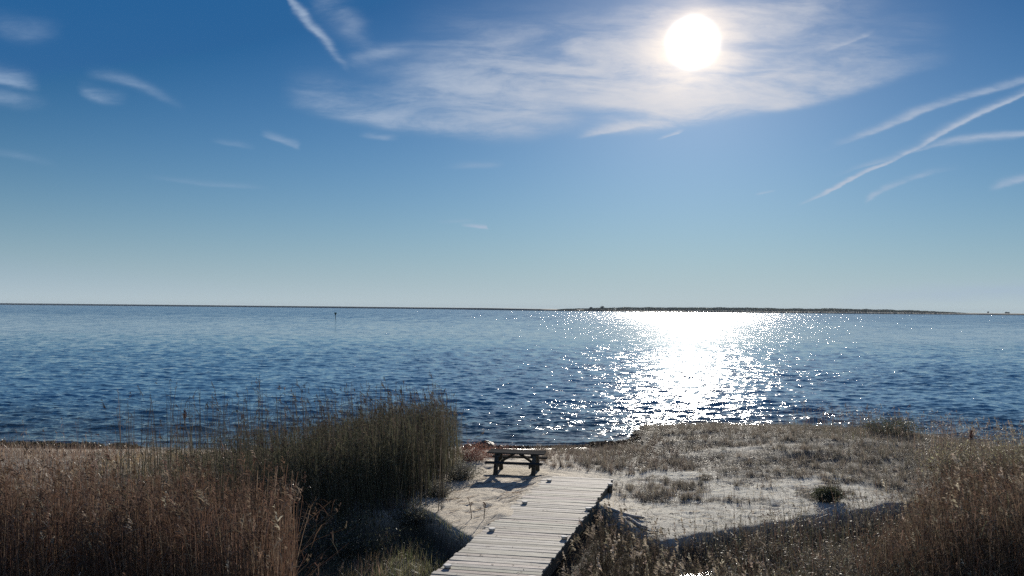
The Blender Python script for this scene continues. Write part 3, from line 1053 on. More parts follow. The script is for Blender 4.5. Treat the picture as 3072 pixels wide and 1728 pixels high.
sp = Soup()
xy = scatter(16500, -11, -1.4, 20.5, 30.4, pb)
H = np.clip(rng.normal(1.95, .24, len(xy)), 1.0, 2.5) * np.interp(-xy[:, 0], [2.4, 4.0, 6.0, 8.0], [1.0, .86, .68, .6])
H *= 1 - .18 * (1 - sstep(-xy[:, 0], 1.7, 2.5))
H *= .78 + .44 * fbm(xy[:, 0] * 1.1, xy[:, 1] * 1.1, 18, 3)
H *= np.where(rng.random(len(xy)) < .12, rng.uniform(1.0, 1.25, len(xy)), 1.0)
reeds(sp, xy, H, OLIVE * 2 + [(.075, .058, .045)], OLIVE, [(.08, .062, .05), (.11, .085, .065)], plume=.12, leaves=3, lean=.085, bent=.06, width=.014)
o = sp.build('reed_bed', M_REED)
tag(o, 'dark olive reed stand between the brown reeds and the picnic table', 'reeds', kind='stuff')

# sparse taller stems standing above it against the water
sp = Soup()
xy = scatter(1300, -11.5, -1.7, 22.5, 31, lambda x, y: .25 + .7 * np.exp(-((x + 2.8) / 1.6) ** 2) + .35 * np.exp(-((x + 6) / 1.8) ** 2))
H = rng.uniform(1.9, 2.75, len(xy))
reeds(sp, xy, H, [(.045, .04, .035), (.08, .068, .055)], [(.06, .052, .045)], [(.06, .048, .04), (.10, .08, .065)], plume=.25, leaves=2, lean=.08, width=.021, bent=.05)
o = sp.build('sparse_reeds', M_REED)
tag(o, 'thin scattered tall reed stems seen against the bay on the left', 'reeds', kind='stuff')

# ---- tangled growth and low green grass at the foot of the dark stand
sp = Soup()
for _ in range(26):
    x = rng.uniform(-8, -3.0); y = rng.uniform(19.5, 21.8)
    twigs(sp, (x, y, float(height(x, y))), rng.uniform(.5, .9), rng.uniform(.5, 1.1), 60, [(.05, .05, .035), (.09, .08, .055)], [(.05, .06, .03), (.08, .08, .045)], 260, .05)
o = sp.build('undergrowth', M_LEAF)
tag(o, 'dark tangled undergrowth at the foot of the olive reeds', 'undergrowth', kind='stuff')

sp = Soup()
xy = scatter(26000, -6.5, -.6, 16.5, 22.6, lambda x, y: (y < lip(x) - .05) * (x < -0.75 - .28 * (21 - y) * 0 - .0) * (x < END_L[0] - .25 * (27.1 - y) - .12) * (.4 + .8 * fbm(x * 1.5, y * 1.5, 19, 3)))
grass(sp, xy, rng.uniform(.12, .38, len(xy)), [(.06, .075, .03), (.09, .10, .045), (.12, .11, .06), (.15, .12, .08)], .6, .011)
o = sp.build('low_grass', M_GRASS)
tag(o, 'low dull green grass in the hollow left of the boardwalk', 'grass', kind='stuff')

# ---- golden and brown marsh grass on the left beach
def pl(x, y):
    d = shore(x) - y
    return (d > 2.6) * (x < -2.6 - .0 * y) * (.25 + .9 * fbm(x * .7, y * .9, 23, 4))


sp = Soup()
xy = scatter(52000, -24, -2.2, 17.8, 36, pl)
n_ = fbm(xy[:, 0] * .25, xy[:, 1] * .35, 24, 3)
g1 = n_ > .5
grass(sp, xy[g1], rng.uniform(.15, .5, g1.sum()), [(.20, .145, .08), (.25, .19, .11), (.15, .11, .07)], .55, .014)
grass(sp, xy[~g1], rng.uniform(.2, .65, (~g1).sum()), [(.15, .10, .075), (.19, .14, .10), (.11, .08, .06)], .45, .013)
xy2 = scatter(1500, -22, -4, 18, 29, lambda x, y: .8 * fbm(x * .5, y * .5, 25, 3))
reeds(sp, xy2, rng.uniform(.8, 1.6, len(xy2)), BROWN, BROWN + TAN, PLUME, plume=.35, leaves=3, bent=.1)
o = sp.build('marsh_grass', M_GRASS)
tag(o, 'golden brown marsh grass covering the beach behind the left reeds', 'grass', kind='stuff')

# ---- matted growth on the headland
sp = Soup()
xy = scatter(230000, 2.6, 24, 23.5, 46.5, lambda x, y: (veg_amount(x, y) ** 1.3) * (shore(x) - y > .25) * (y > lip(x)) * (.35 + .9 * sstep(fbm(x * 1.2, y * 1.2, 27, 3), .3, .6)))
n_ = fbm(xy[:, 0] * .5, xy[:, 1] * .5, 28, 3)
hh = (.07 + .16 * n_) * rng.uniform(.5, 1.6, len(xy)) * (1 + .6 * sstep(xy[:, 1], 36, 41))
grass(sp, xy, hh, [(.085, .077, .065), (.12, .107, .087), (.065, .06, .05), (.17, .145, .113), (.27, .24, .19)], .8, .013, flat=.25)
o = sp.build('matted_grass', M_GRASS)
tag(o, 'grey brown matted low growth covering the sandy point right of the boardwalk', 'ground cover', kind='stuff')

# separate tufts, spreading from their centres
def tufts(cs, n, r, h, cols, width=.011):
    m_ = len(cs)
    xy = np.repeat(cs, n, 0)
    a = rng.uniform(0, 2 * np.pi, len(xy)); q = np.repeat(r * rng.uniform(.5, 1.5, m_), n) * np.abs(rng.normal(0, .6, len(xy)))
    xy = xy + np.stack([np.cos(a), np.sin(a)], -1) * q[:, None]
    H = np.repeat(h * rng.uniform(.5, 1.6, m_), n) * rng.uniform(.5, 1.15, len(xy))
    tone_ = np.repeat(rng.integers(0, 3, m_), n)
    for k in range(3):
        s_ = tone_ == k
        grass(sp, xy[s_], H[s_], cols[k], .45, width, K=4)


sp = Soup()
cs = scatter(4600, 2.2, 22, 24.5, 43.3, lambda x, y: (veg_amount(x, y) + .015) * (shore(x) - y > .4) * (y > lip(x) + .2) * (.25 + sstep(fbm(x * .7, y * .9, 36, 3), .4, .6)))
T3 = [[(.10, .092, .076), (.13, .118, .097)], [(.12, .10, .08), (.18, .155, .12), (.08, .07, .058)], [(.115, .093, .077), (.24, .205, .16)]]
tufts(cs, 34, .17, .22, T3)
cs = scatter(700, .9, 6.0, 28.9, 37.3, lambda x, y: .4 + .6 * sstep(fbm(x * .9, y * .9, 37, 3), .4, .6))
tufts(cs, 22, .12, .24, [[(.10, .075, .06), (.14, .11, .09)], [(.12, .10, .08), (.2, .17, .13)], [(.08, .065, .055), (.11, .09, .07)]])
cs = scatter(50, 3.0, 5.6, 25.0, 27.6)
tufts(cs, 40, .16, .26, T3)
o = sp.build('grass_tufts', M_GRASS)
tag(o, 'dry grass tufts dotted over the sandy point and behind the boardwalk end', 'grass tufts', kind='stuff')

# taller grass along the far rim of the headland and down its right side
sp = Soup()
xy = scatter(14000, 5.6, 26, 24, 43.6, lambda x, y: ((shore(x) - y > .2) * np.exp(-((shore(x) - y - 1.0) / 1.1) ** 2) * (.45 + .55 * sstep(x, 12, 14)) + .85 * sstep(x, 11, 13.5) * (.2 + fbm(x * .8, y * .8, 33, 3)) * (shore(x) - y > .3)) * sstep(fbm(x * 1.0, y * .6, 29, 3), .30, .55))
grass(sp, xy, rng.uniform(.3, .75, len(xy)), [(.08, .07, .05), (.13, .11, .08), (.06, .05, .04), (.07, .075, .04)], .35, .013)
k = sstep(xy[:, 0], 11, 15) > rng.random(len(xy))
reeds(sp, xy[k][:1500], rng.uniform(.7, 1.25, len(xy[k][:1500])), TAN + BROWN, TAN * 2 + OLIVE + PALEPL[2:], PLUME + PALEPL, plume=.3, leaves=5, bent=.1)
o = sp.build('rim_grass', M_GRASS)
tag(o, 'taller dry grass along the far rim of the sandy point', 'grass', kind='stuff')

# ---- thin sprigs on open sand
sp = Soup()
xy = scatter(1500, 2.6, 11, 21, 28.5, lambda x, y: (y > lip(x) + .05) * (.15 + .8 * sstep(fbm(x * 1.1, y * 1.1, 35, 3), .45, .65)))
grass(sp, xy, rng.uniform(.10, .34, len(xy)), [(.16, .13, .09), (.10, .08, .06), (.24, .19, .13)], .45, .009, K=4)
xy = scatter(260, -1.9, 1.0, 21.5, 27.2, lambda x, y: (y > lip(x) + .05) * (x < END_L[0] - .25 * (27.1 - y) - .1) * .3)
grass(sp, xy, rng.uniform(.05, .2, len(xy)), [(.16, .12, .09), (.10, .08, .06)], .6, .008, K=4)
xy = scatter(5200, 2.9, 12.5, 20.6, 25.5, lambda x, y: np.exp(-((y - lip(x) - .05) / .22) ** 2) * .8 * sstep(x, 3.9, 6.2))
grass(sp, xy, rng.uniform(.10, .4, len(xy)), [(.16, .13, .09), (.10, .08, .06), (.22, .19, .14)], .8, .011, K=4)
# litter of broken stems lying about
def lying(n, x0, x1, y0, y1, ok, lmin, lmax, cols, w=.012, ang=None):
    xy = scatter(n, x0, x1, y0, y1, ok); m_ = len(xy)
    a = rng.uniform(0, np.pi, m_) if ang is None else rng.normal(ang, .25, m_)
    L = rng.uniform(lmin, lmax, m_)
    t = np.linspace(-.5, .5, 4)
    cv = rng.normal(0, .25, m_)
    X = xy[:, 0, None] + L[:, None] * (t * np.cos(a)[:, None] - cv[:, None] * t ** 2 * np.sin(a)[:, None])
    Y = xy[:, 1, None] + L[:, None] * (t * np.sin(a)[:, None] + cv[:, None] * t ** 2 * np.cos(a)[:, None])
    Z = height(X, Y) + .012 + rng.uniform(0, .02, (m_, 4))
    sp.ribbons(np.stack([X, Y, Z], -1), w * rng.uniform(.5, 1.3, (m_, 1)), unit(np.cross(hdir(a), np.array([0, 0, 1.])) * .6 + np.array([0, 0, .8])), tones(m_, cols))


onR = lambda x, y: (y > lip(x) + .1) * (shore(x) - y > .5)
lying(1300, 2.8, 12, 21, 31, onR, .06, .3, [(.10, .085, .07), (.28, .24, .18), (.5, .46, .38)])
lying(150, -2.1, 1.3, 21, 27.5, lambda x, y: (y > lip(x) + .1) * (x < END_L[0] - .25 * (27.1 - y) - .05), .15, .8, [(.16, .12, .09), (.10, .08, .06), (.22, .17, .12)], .014, ang=R(50))
lying(700, -24, 4, 34.0, 37.6, lambda x, y: (shore(x) - y > .15) * (shore(x) - y < 3.4), .1, .5, [(.07, .06, .05), (.12, .10, .08), (.35, .3, .24)])
n_d = 120
t_ = rng.uniform(0, 13, n_d); w_ = rng.uniform(.05, 1.9, n_d)
P_ = END_L[None] - DIR[None] * t_[:, None] + CROSS[None] * w_[:, None]
P_[:, 2] = DECK_Z + .009
a_ = rng.uniform(0, np.pi, n_d); L_ = rng.uniform(.02, .14, n_d)
sp.ribbons(P_[:, None] + hdir(a_)[:, None] * L_[:, None, None] * np.linspace(-.5, .5, 3)[None, :, None], .012, hdir(a_ + 1.57), tones(n_d, [(.10, .08, .06), (.2, .16, .12)]))
o = sp.build('sprigs_and_litter', M_GRASS)
tag(o, 'thin dry sprigs and broken stems scattered over the open sand', 'plant litter', kind='stuff')

# ---- weeds in the hollow, right of the boardwalk
sp = Soup()
inx = lambda y: END_L[0] + WIDTH * .97 - .25 * (27.1 - y)
xy = scatter(8000, -1.5, 5.4, 14.5, 20.9, lambda x, y: (x > inx(y) + .62) * (y < lip(x) - .3) * (.35 + .9 * fbm(x * .9, y * .9, 43, 3)) * (1 - .9 * np.exp(-((x - 3.75) / .5) ** 2 - ((y - 19.0) / 1.1) ** 2)) * (1 - .85 * sstep(x, 3.3, 4.3) * sstep(y, 18.8, 19.8)))
H = rng.uniform(.5, 1.25, len(xy)) * (1 - .35 * sstep(xy[:, 0], 2.8, 4.5))
reeds(sp, xy, H, [(.06, .045, .034), (.08, .06, .046), (.045, .038, .03)], [(.07, .055, .04), (.12, .095, .07), (.05, .05, .034)], PALEPL, plume=.15, ps=2.0, leaves=4, lean=.14, bent=.18, width=.009)
xy = scatter(9000, -1.5, 6.5, 14.5, 21.6, lambda x, y: (x > inx(y) + .4) * (y < lip(x) - .1) * (1 - .9 * np.exp(-((x - 3.75) / .6) ** 2 - ((y - 19.1) / 1.0) ** 2)))
grass(sp, xy, rng.uniform(.15, .6, len(xy)), [(.05, .042, .033), (.075, .06, .045), (.042, .042, .028), (.14, .115, .085)], .7, .010, K=4)
o = sp.build('weeds', M_REED)
tag(o, 'tangled dry weeds with pale seed heads in the hollow right of the boardwalk', 'weeds', kind='stuff')

# ---- curled grey bushes between the hollow and the right reeds
sp = Soup()
for _ in range(34):
    x = rng.uniform(3.4, 8.6); y = float(np.clip(rng.uniform(17.0, 21.4), 17, lip(x) - .5))
    twigs(sp, (x, y, float(height(x, y))), rng.uniform(.35, .7), rng.uniform(.35, .85), 55, [(.09, .075, .06), (.14, .12, .095)], [(.20, .17, .13), (.10, .095, .06), (.32, .28, .22)], 170, .035)
xy = scatter(15000, 4.4, 13, 15.5, 23.5, lambda x, y: (y < lip(x) - .15) * (.3 + .9 * fbm(x, y, 53, 3)))
grass(sp, xy, rng.uniform(.25, .85, len(xy)), [(.045, .04, .033), (.07, .06, .045), (.04, .043, .03), (.13, .11, .085)], .55, .011, K=4)
xy = scatter(5200, 4.2, 12, 15.8, 23.6, lambda x, y: (y < lip(x) - .1) * (.3 + .8 * fbm(x * 1.3, y * 1.3, 54, 3)) * (1 - .5 * (1 - sstep(x, 4.2, 5.6))))
reeds(sp, xy, rng.uniform(.45, 1.1, len(xy)), BROWN[:3] + OLIVE, TAN + OLIVE[:2], PLUME + PALEPL, plume=.10, leaves=3, lean=.15, bent=.2, width=.011)
o = sp.build('undergrowth', M_LEAF)
tag(o, 'grey curled undergrowth below the cut sand bank on the right', 'undergrowth', kind='stuff')

# ---- reed stand, lower right
def pc(x, y):
    e = np.interp(y, [11, 15, 18, 20, 23, 25], [4.6, 6.0, 7.3, 8.2, 10.2, 12.5]) + .7 * (fbm(y * .9, y * 0, 45, 2) - .5) * 2
    return (x > e) * (.35 + .85 * fbm(x * .7, y * .7, 46, 3)) * (1 - .0 * x)


sp = Soup()
xy = scatter(23000, 4.5, 18, 16.0, 24.5, lambda x, y: pc(x, y) * (y > 16.4 + 1.5 * (fbm(x * .8, x * 0, 10, 3) - .5)))
H = np.where(xy[:, 1] < 19.5, 1.95, 1.65) * np.clip(rng.normal(.9, .15, len(xy)), .45, 1.25)
edge = xy[:, 0] - np.interp(xy[:, 1], [11, 15, 18, 20, 23, 25], [4.6, 6.0, 7.3, 8.2, 10.2, 12.5])
H *= .55 + .45 * sstep(edge, 0, 1.8)
H *= .8 + .45 * fbm(xy[:, 0] * .55, xy[:, 1] * .55, 47, 3)
reeds(sp, xy, H, BROWN + [(.06, .055, .04), (.085, .07, .055)], BROWN + TAN * 2 + PALEPL[2:] + OLIVE[:2], PLUME * 2 + PALEPL, plume=.32, leaves=3, bent=.10, lean=.09, width=.013)
xy = scatter(1500, 8.5, 18, 19.0, 26.5, lambda x, y: pc(x, y) * fbm(x * .8, y * .8, 49, 3) * 1.4)
reeds(sp, xy, rng.uniform(1.3, 1.95, len(xy)), TAN, TAN + PALEPL[2:], [(.30, .25, .20), (.24, .19, .155), (.42, .37, .30)], plume=.75, ps=1.5, leaves=3, lean=.12, bent=.08, width=.012)
o = sp.build('reed_bed', M_REED)
tag(o, 'brown reed stand with pale seed plumes filling the lower right corner', 'reeds', kind='stuff')


# ================================================================== single plants and objects
def bush(name, label, cat, x, y, r, h, n, cols, leaf, leafn, leaf_s=.03, group=None, w=.009, mat=None):
    z = float(height(x, y)) - .02
    root = empty(name, (x, y, z))
    tag(root, label, cat, group)
    s1 = Soup(); s2 = Soup()
    # twigs() makes both: keep stems and leaves apart as two parts
    a = Soup(); twigs(a, (x, y, z), r, h, n, cols, leaf, leafn, leaf_s, w)
    k = 5 if leafn else 99
    s1.V, s1.F, s1.C, s1.n = a.V[:k], a.F[:k], a.C[:k], 0
    s1.build('stems', mat or M_LEAF, root, (x, y, z))
    if leafn:
        off = sum(len(v) for v in a.V[:5])
        s2.V, s2.F, s2.C = a.V[5:], [f - off for f in a.F[5:]], a.C[5:]
        s2.build('foliage', mat or M_LEAF, root, (x, y, z))
    return root


bush('evergreen_shrub', 'small dark rounded shrub alone on the open sand at right', 'shrub', 8.62, 24.55, .44, .42, 200,
     [(.035, .03, .02), (.05, .045, .03)], [(.022, .03, .014), (.035, .042, .018), (.05, .05, .02)], 5200, .030)
bush('berry_shrub', 'low reddish leafless shrub just left of the picnic table', 'shrub', -1.25, 30.4, .95, .62, 320,
     [(.15, .07, .055), (.20, .10, .075), (.12, .07, .055)], [(.22, .11, .085), (.17, .09, .065)], 1500, .035)
bush('berry_shrub', 'second low reddish shrub, behind the dark twiggy bush and nearer the water', 'shrub', -.35, 32.2, 1.0, .45, 260,
     [(.15, .08, .065), (.18, .11, .085)], [(.22, .13, .10), (.16, .10, .075)], 1100, .035)
bush('twiggy_bush', 'dark twiggy bush with grey curled leaves at the right foot of the olive reeds', 'bush', -1.45, 27.0, .65, .55, 240,
     [(.07, .06, .045), (.11, .10, .08)], [(.10, .10, .08), (.22, .21, .18), (.06, .065, .045)], 1600, .04)
bush('twiggy_bush', 'low grey bush at the edge of the pale sand nearest the olive reeds', 'bush', -1.95, 24.6, .55, .42, 200,
     [(.08, .07, .05), (.13, .115, .09)], [(.10, .10, .07), (.25, .23, .19)], 1000, .035)
bush('twiggy_bush', 'dark leafy bush against the reed edge above the shaded hollow', 'bush', -2.5, 22.6, .6, .5, 200,
     [(.05, .045, .035), (.08, .07, .05)], [(.05, .055, .035), (.12, .12, .09)], 1300, .04)
bush('beach_shrub', 'dark leafy shrub on the right rim of the sandy point', 'shrub', 15.4, 36.6, 1.5, .7, 330,
     [(.07, .06, .045), (.10, .085, .06)], [(.05, .06, .035), (.08, .085, .05)], 3000, .05)
bush('beach_shrub', 'leafy brown shrub rising at the top of the right reed stand', 'shrub', 13.2, 26.6, 1.2, 1.25, 380,
     [(.12, .10, .075), (.17, .14, .10)], [(.17, .15, .09), (.30, .28, .17), (.12, .09, .07)], 2600, .05)
bush('beach_shrub', 'tall yellowish shrub near the right edge above the reeds', 'shrub', 15.2, 27.2, 1.35, 1.4, 380,
     [(.13, .11, .08), (.17, .14, .10)], [(.25, .23, .13), (.33, .31, .19), (.13, .11, .08)], 2600, .05)


# two dark sprouts on the pale sand by the boardwalk
def sprout(label, x, y, h, lean_, group):
    z = float(height(x, y)) - .02
    root = empty('dry_sprout', (x, y, z))
    tag(root, label, 'plant', group)
    s = Soup()
    t = np.linspace(0, 1, 6)[None, :, None]
    d = np.array([lean_, 0.1, 0.])
    P = np.array([0, 0, 0.])[None, None] + np.array([0, 0, h])[None, None] * t + d[None, None] * h * t ** 2
    s.ribbons(P, np.linspace(.026, .012, 6)[None], np.array([[.8, .6, 0.]]), np.array([[.07, .05, .04]]))
    s.ribbons(P, np.linspace(.026, .012, 6)[None], np.array([[-.6, .8, 0.]]), np.array([[.07, .05, .04]]))
    s.build('stem', M_REED, root)
    s = Soup()
    for k in range(7):
        f = rng.uniform(.4, 1.0); a = rng.uniform(0, 6.28)
        p0 = np.array([0, 0, h * f]) + d * h * f ** 2
        e = hdir(np.array([a]))[0]
        q = np.linspace(0, 1, 4)[None, :, None]; L = rng.uniform(.1, .22)
        P = p0 + e * L * q * .6 + np.array([0, 0, 1.]) * L * (q * 1.1 - .8 * q ** 2)
        s.ribbons(P, np.array([[.012, .03, .022, .004]]), unit(rng.normal(0, 1, (1, 3))), np.array([[.09, .065, .05]]))
    s.build('leaf_blades', M_REED, root)
    return root


sprout('taller dark dry sprout on the sand left of the boardwalk', -.93, 21.9, .52, -.18, 'sprouts on the sand')
sprout('shorter dark dry sprout closer to the boardwalk edge', -.62, 21.7, .42, .12, 'sprouts on the sand')


def seed_reed(label, x, y, h, group):
    z = float(height(x, y)) - .03
    root = empty('tall_reed', (x, y, z))
    tag(root, label, 'reed', group)
    s = Soup(); t = np.linspace(0, 1, 5)[None, :, None]
    P = np.array([0, 0, h]) * t + np.array([.08, 0, 0]) * t ** 2
    for a in (0, 1.57):
        s.ribbons(P, .018, np.array([[math.cos(a), math.sin(a), 0.]]), np.array([[.06, .045, .035]]))
    s.build('stem', M_REED, root)
    s = Soup()
    for k in range(60):
        f = rng.uniform(0, 1)
        p0 = np.array([.08, 0, h - .05 + f * .30])
        d = unit(rng.normal(0, .5, (1, 3)) + np.array([.2, 0, 1.]))[0]
        q = np.linspace(0, 1, 3)[None, :, None]
        s.ribbons(p0 + rng.normal(0, .014, 3) + d * .11 * (1.1 - f) * q, np.array([[.012, .026, .006]]), unit(rng.normal(0, 1, (1, 3))), tones(1, [(.075, .035, .03), (.055, .03, .026)]))
    s.build('seed_head', M_REED, root)


seed_reed('single tall reed with a dark reddish seed head against the water at left', -8.75, 24.0, 2.15, 'lone reeds with dark heads')
seed_reed('single tall reed with a dark head against the water at the right edge', 11.9, 23.5, 2.35, 'lone reeds with dark heads')


# leafy weeds catching the light by the pond
def leafy(label, x, y, h, nl, ls, group):
    z = float(height(x, y)) - .02
    root = empty('broadleaf_weed', (x, y, z))
    tag(root, label, 'plant', group)
    s = Soup(); s2 = Soup()
    for k in range(4):
        a = rng.uniform(0, 6.28); d = hdir(np.array([a]))[0] * rng.uniform(.05, .3)
        t = np.linspace(0, 1, 5)[None, :, None]; hk = h * rng.uniform(.7, 1.05)
        P = np.array([0, 0, hk]) * t + d * hk * t ** 2
        s.ribbons(P, .012, np.array([[.7, .7, 0.]]), np.array([[.2, .17, .12]]))
        for j in range(nl):
            f = rng.uniform(.45, 1.02); p0 = np.array([0, 0, hk * f]) + d * hk * f ** 2
            e = unit(hdir(np.array([rng.uniform(0, 6.28)])) + np.array([0, 0, rng.uniform(-.2, .9)]))[0]
            L = ls * rng.uniform(.7, 1.3); q = np.linspace(0, 1, 5)[None, :, None]
            P = p0 + e * L * q - np.array([0, 0, .3]) * L * q ** 2
            side = unit(np.cross(e, rng.normal(0, 1, 3))[None])
            s2.ribbons(P, L * np.array([[.08, .42, .5, .3, .02]]), side, tones(1, [(.55, .55, .38), (.62, .60, .45), (.42, .42, .26)], .1))
    s.build('stems', M_REED, root)
    s2.build('leaves', M_LEAF, root)


leafy('pale broad-leaved weed standing by the glinting pond', 4.02, 18.0, .62, 3, .12, 'pale weeds by the pond')
leafy('small pale weed just right of the larger one by the pond', 4.75, 17.9, .50, 3, .09, 'pale weeds by the pond')
leafy('pale weed at the lower edge below the right-hand undergrowth', 6.6, 17.7, .55, 4, .08, 'pale weeds by the pond')
leafy('thin pale weed at the lower edge, left of the glint', 2.9, 18.1, .45, 2, .06, 'pale weeds by the pond')


# ---- driftwood by the boardwalk, with sand drifted over it
M_DRIFT = mat_wood('driftwood', (.16, .145, .13, 1), (.36, .34, .31, 1), .85, .2)


def log(label, p, q, r, group='driftwood logs by the boardwalk', bend=.05):
    p = np.array(p, float); q = np.array(q, float)
    K, Nn = 12, 9
    V = []; U = []; C = []; F = []
    d = q - p; L = np.linalg.norm(d); d /= L
    side = np.cross(d, [0, 0, 1.]); side /= np.linalg.norm(side); up = np.cross(side, d)
    for i in range(K):
        t = i / (K - 1)
        c = p + d * L * t + side * bend * L * math.sin(t * 3.1) + up * .02 * math.sin(7 * t)
        rr = r * (1.0 - .45 * t) * (1 + .12 * math.sin(9 * t + p[0])) * (0.35 if i in (0, K - 1) else 1)
        for k in range(Nn):
            a = 2 * math.pi * k / Nn
            w = 1 + .15 * math.sin(2 * a + 3 * t)
            V.append(c + (side * math.cos(a) + up * math.sin(a)) * rr * w); U.append((t * L, rr * math.cos(a), rr * math.sin(a))); C.append((1, 1, 1))
    for i in range(K - 1):
        for k in range(Nn):
            k2 = (k + 1) % Nn
            F.append((i * Nn + k, i * Nn + k2, (i + 1) * Nn + k2, (i + 1) * Nn + k))
    V = np.array(V); org = V.mean(0)
    o = mesh_obj('driftwood_log', V - org, np.array(F), M_DRIFT, col=np.array(C), vec=np.array(U), smooth=True)
    o.location = org
    return tag(o, label, 'driftwood', group)


def gz(x, y, dz): return (x, y, float(height(x, y)) + dz)


log('longest driftwood log lying against the right side of the boardwalk', gz(2.45, 23.4, .06), gz(3.35, 22.5, .05), .07)
log('curved driftwood piece below the longest log', gz(2.35, 22.9, .10), gz(3.15, 21.75, .08), .06, bend=-.10)
log('short driftwood stub at the tip of the sand lip', gz(2.85, 22.15, .10), gz(3.30, 21.55, .06), .065)
log('dark stick lying on the sand right of the driftwood', gz(3.05, 21.5, .03), gz(3.55, 21.45, .03), .03)
log('slender dark twig lying above the stick on the sand', gz(3.05, 22.6, .03), gz(3.5, 22.5, .05), .016)


# ---- seaweed line along the left water's edge, and peat along the little point
def lumps(name, pts, size, cols, n_leaf):
    s = Soup()
    for (x, y, h) in pts:
        m_ = n_leaf
        u = unit(rng.normal(0, 1, (m_, 3))); u[:, 2] = np.abs(u[:, 2])
        P0 = np.array([x, y, float(height(x, y))]) + u * np.array([size, size * .6, h]) * rng.uniform(.5, 1, (m_, 1))
        d = unit(rng.normal(0, 1, (m_, 3)) * np.array([1, 1, .45]))
        t = np.linspace(-.5, .5, 3)[None, :, None]
        s.ribbons(P0[:, None] + d[:, None] * .14 * t, .05 * rng.uniform(.5, 1.4, (m_, 1)), unit(np.cross(d, rng.normal(0, 1, (m_, 3)))), tones(m_, cols))
    return s.build(name, M_LEAF)


pts = []
for _ in range(210):
    x = rng.uniform(-21, -4.0)
    y = shore(x) - rng.uniform(.25, 1.15)
    a_ = float(fbm(x * .35, 0, 77, 3))
    if a_ > .42: pts.append((x, float(y), rng.uniform(.06, .20) * (.6 + a_)))
o = lumps('seaweed_line', pts, .28, [(.03, .03, .022), (.05, .05, .035), (.08, .07, .05)], 60)
tag(o, 'dark line of washed up seaweed along the left water edge', 'seaweed', kind='stuff')

pts = []
for _ in range(170):
    x = rng.uniform(3.4, 6.6)
    y = float(shore(x)) + rng.uniform(-.5, .35)
    if fbm(x * 1.3, y * 1.3, 78, 2) > .42: pts.append((x, y, rng.uniform(.08, .24)))
for _ in range(60):
    x = rng.uniform(-1.6, 3.6); pts.append((x, float(shore(x)) + rng.uniform(-.2, .5), rng.uniform(.03, .09)))
o = lumps('peat_edge', pts, .34, [(.03, .025, .02), (.05, .04, .03)], 70)
tag(o, 'dark broken peat and turf edge at the waterline left of the sandy point', 'peat', kind='stuff')

# rocks at the water behind the table
def rock(label, x, y, r, h, group):
    n = 12; V = []; F = []
    for i in range(7):
        ph = math.pi * i / 6
        for k in range(n):
            a = 2 * math.pi * k / n
            w = 1 + .25 * (vnoise(math.cos(a) * 2 + x, math.sin(a) * 2 + ph + y, 3) - .5) * 2
            V.append((r * math.sin(ph) * math.cos(a) * w, r * .7 * math.sin(ph) * math.sin(a) * w, h * math.cos(ph) * w))
    for i in range(6):
        for k in range(n):
            F.append((i * n + k, i * n + (k + 1) % n, (i + 1) * n + (k + 1) % n, (i + 1) * n + k))
    m = bpy.data.materials.get('wet_rock')
    if m is None:
        m, g = new_mat('wet_rock')
        pos = g.n('ShaderNodeNewGeometry').outputs['Position']
        nn = g.noise(pos, 14.0, 5.0, .65)
        surface(g, principled(g, g.mix(nn, (.02, .018, .016, 1), (.06, .052, .045, 1)), .6, bump=nn, strength=1.0, dist=.04))
    o = mesh_obj('rock', np.array(V), np.array(F)[:, ::-1], m, smooth=True)
    o.location = (x, y, max(float(height(x, y)), -.02) + h * .3)
    return tag(o, label, 'rock', group)


rock('largest dark rock at the waterline behind the left end of the table', -1.05, 37.0, .40, .22, 'dark rocks at the waterline')
rock('small dark rock left of the largest one at the waterline', -1.75, 36.8, .17, .13, 'dark rocks at the waterline')
rock('small flat dark rock right of the largest one at the waterline', -.45, 37.1, .16, .11, 'dark rocks at the waterline')


# ================================================================== channel marker far out
def build_marker():
    x, y = -85.6, 437.4
    root = empty('channel_marker', (x, y, 0))
    tag(root, 'lone dark channel marker post with a board on top far out in the bay', 'channel marker')
    m = MB(); m.cyl((0, 0, -1.5), .14, 3.9, n=12)
    m.build('post', M_BEAM, root)
    m = MB()
    V = [(-.62, -.22, 3.05), (.62, -.22, 3.05), (.42, -.22, 2.1), (-.25, -.22, 1.8), (-.62, -.16, 3.05), (.62, -.16, 3.05), (.42, -.16, 2.1), (-.25, -.16, 1.8)]
    F = [(0, 3, 2, 1), (4, 5, 6, 7), (0, 1, 5, 4), (1, 2, 6, 5), (2, 3, 7, 6), (3, 0, 4, 7)]
    mm, g = new_mat('marker_board')
    pos = g.n('ShaderNodeTexCoord').outputs['Object']
    surface(g, principled(g, g.mix(g.noise(pos, 3.0), (.02, .045, .03, 1), (.04, .07, .05, 1)), .6))
    mesh_obj('day_board', np.array(V), np.array(F), mm, root)
    m = MB(); m.cyl((0, 0, 2.4), .24, .12, n=12); m.build('post_cap', M_BEAM, root)


build_marker()


# ================================================================== far shore
def mat_far(name, a, b, sc):
    m, g = new_mat(name)
    pos = g.n('ShaderNodeNewGeometry').outputs['Position']
    surface(g, principled(g, g.mix(g.noise(pos, sc, 3.0, .6), a, b), .9))
    return m


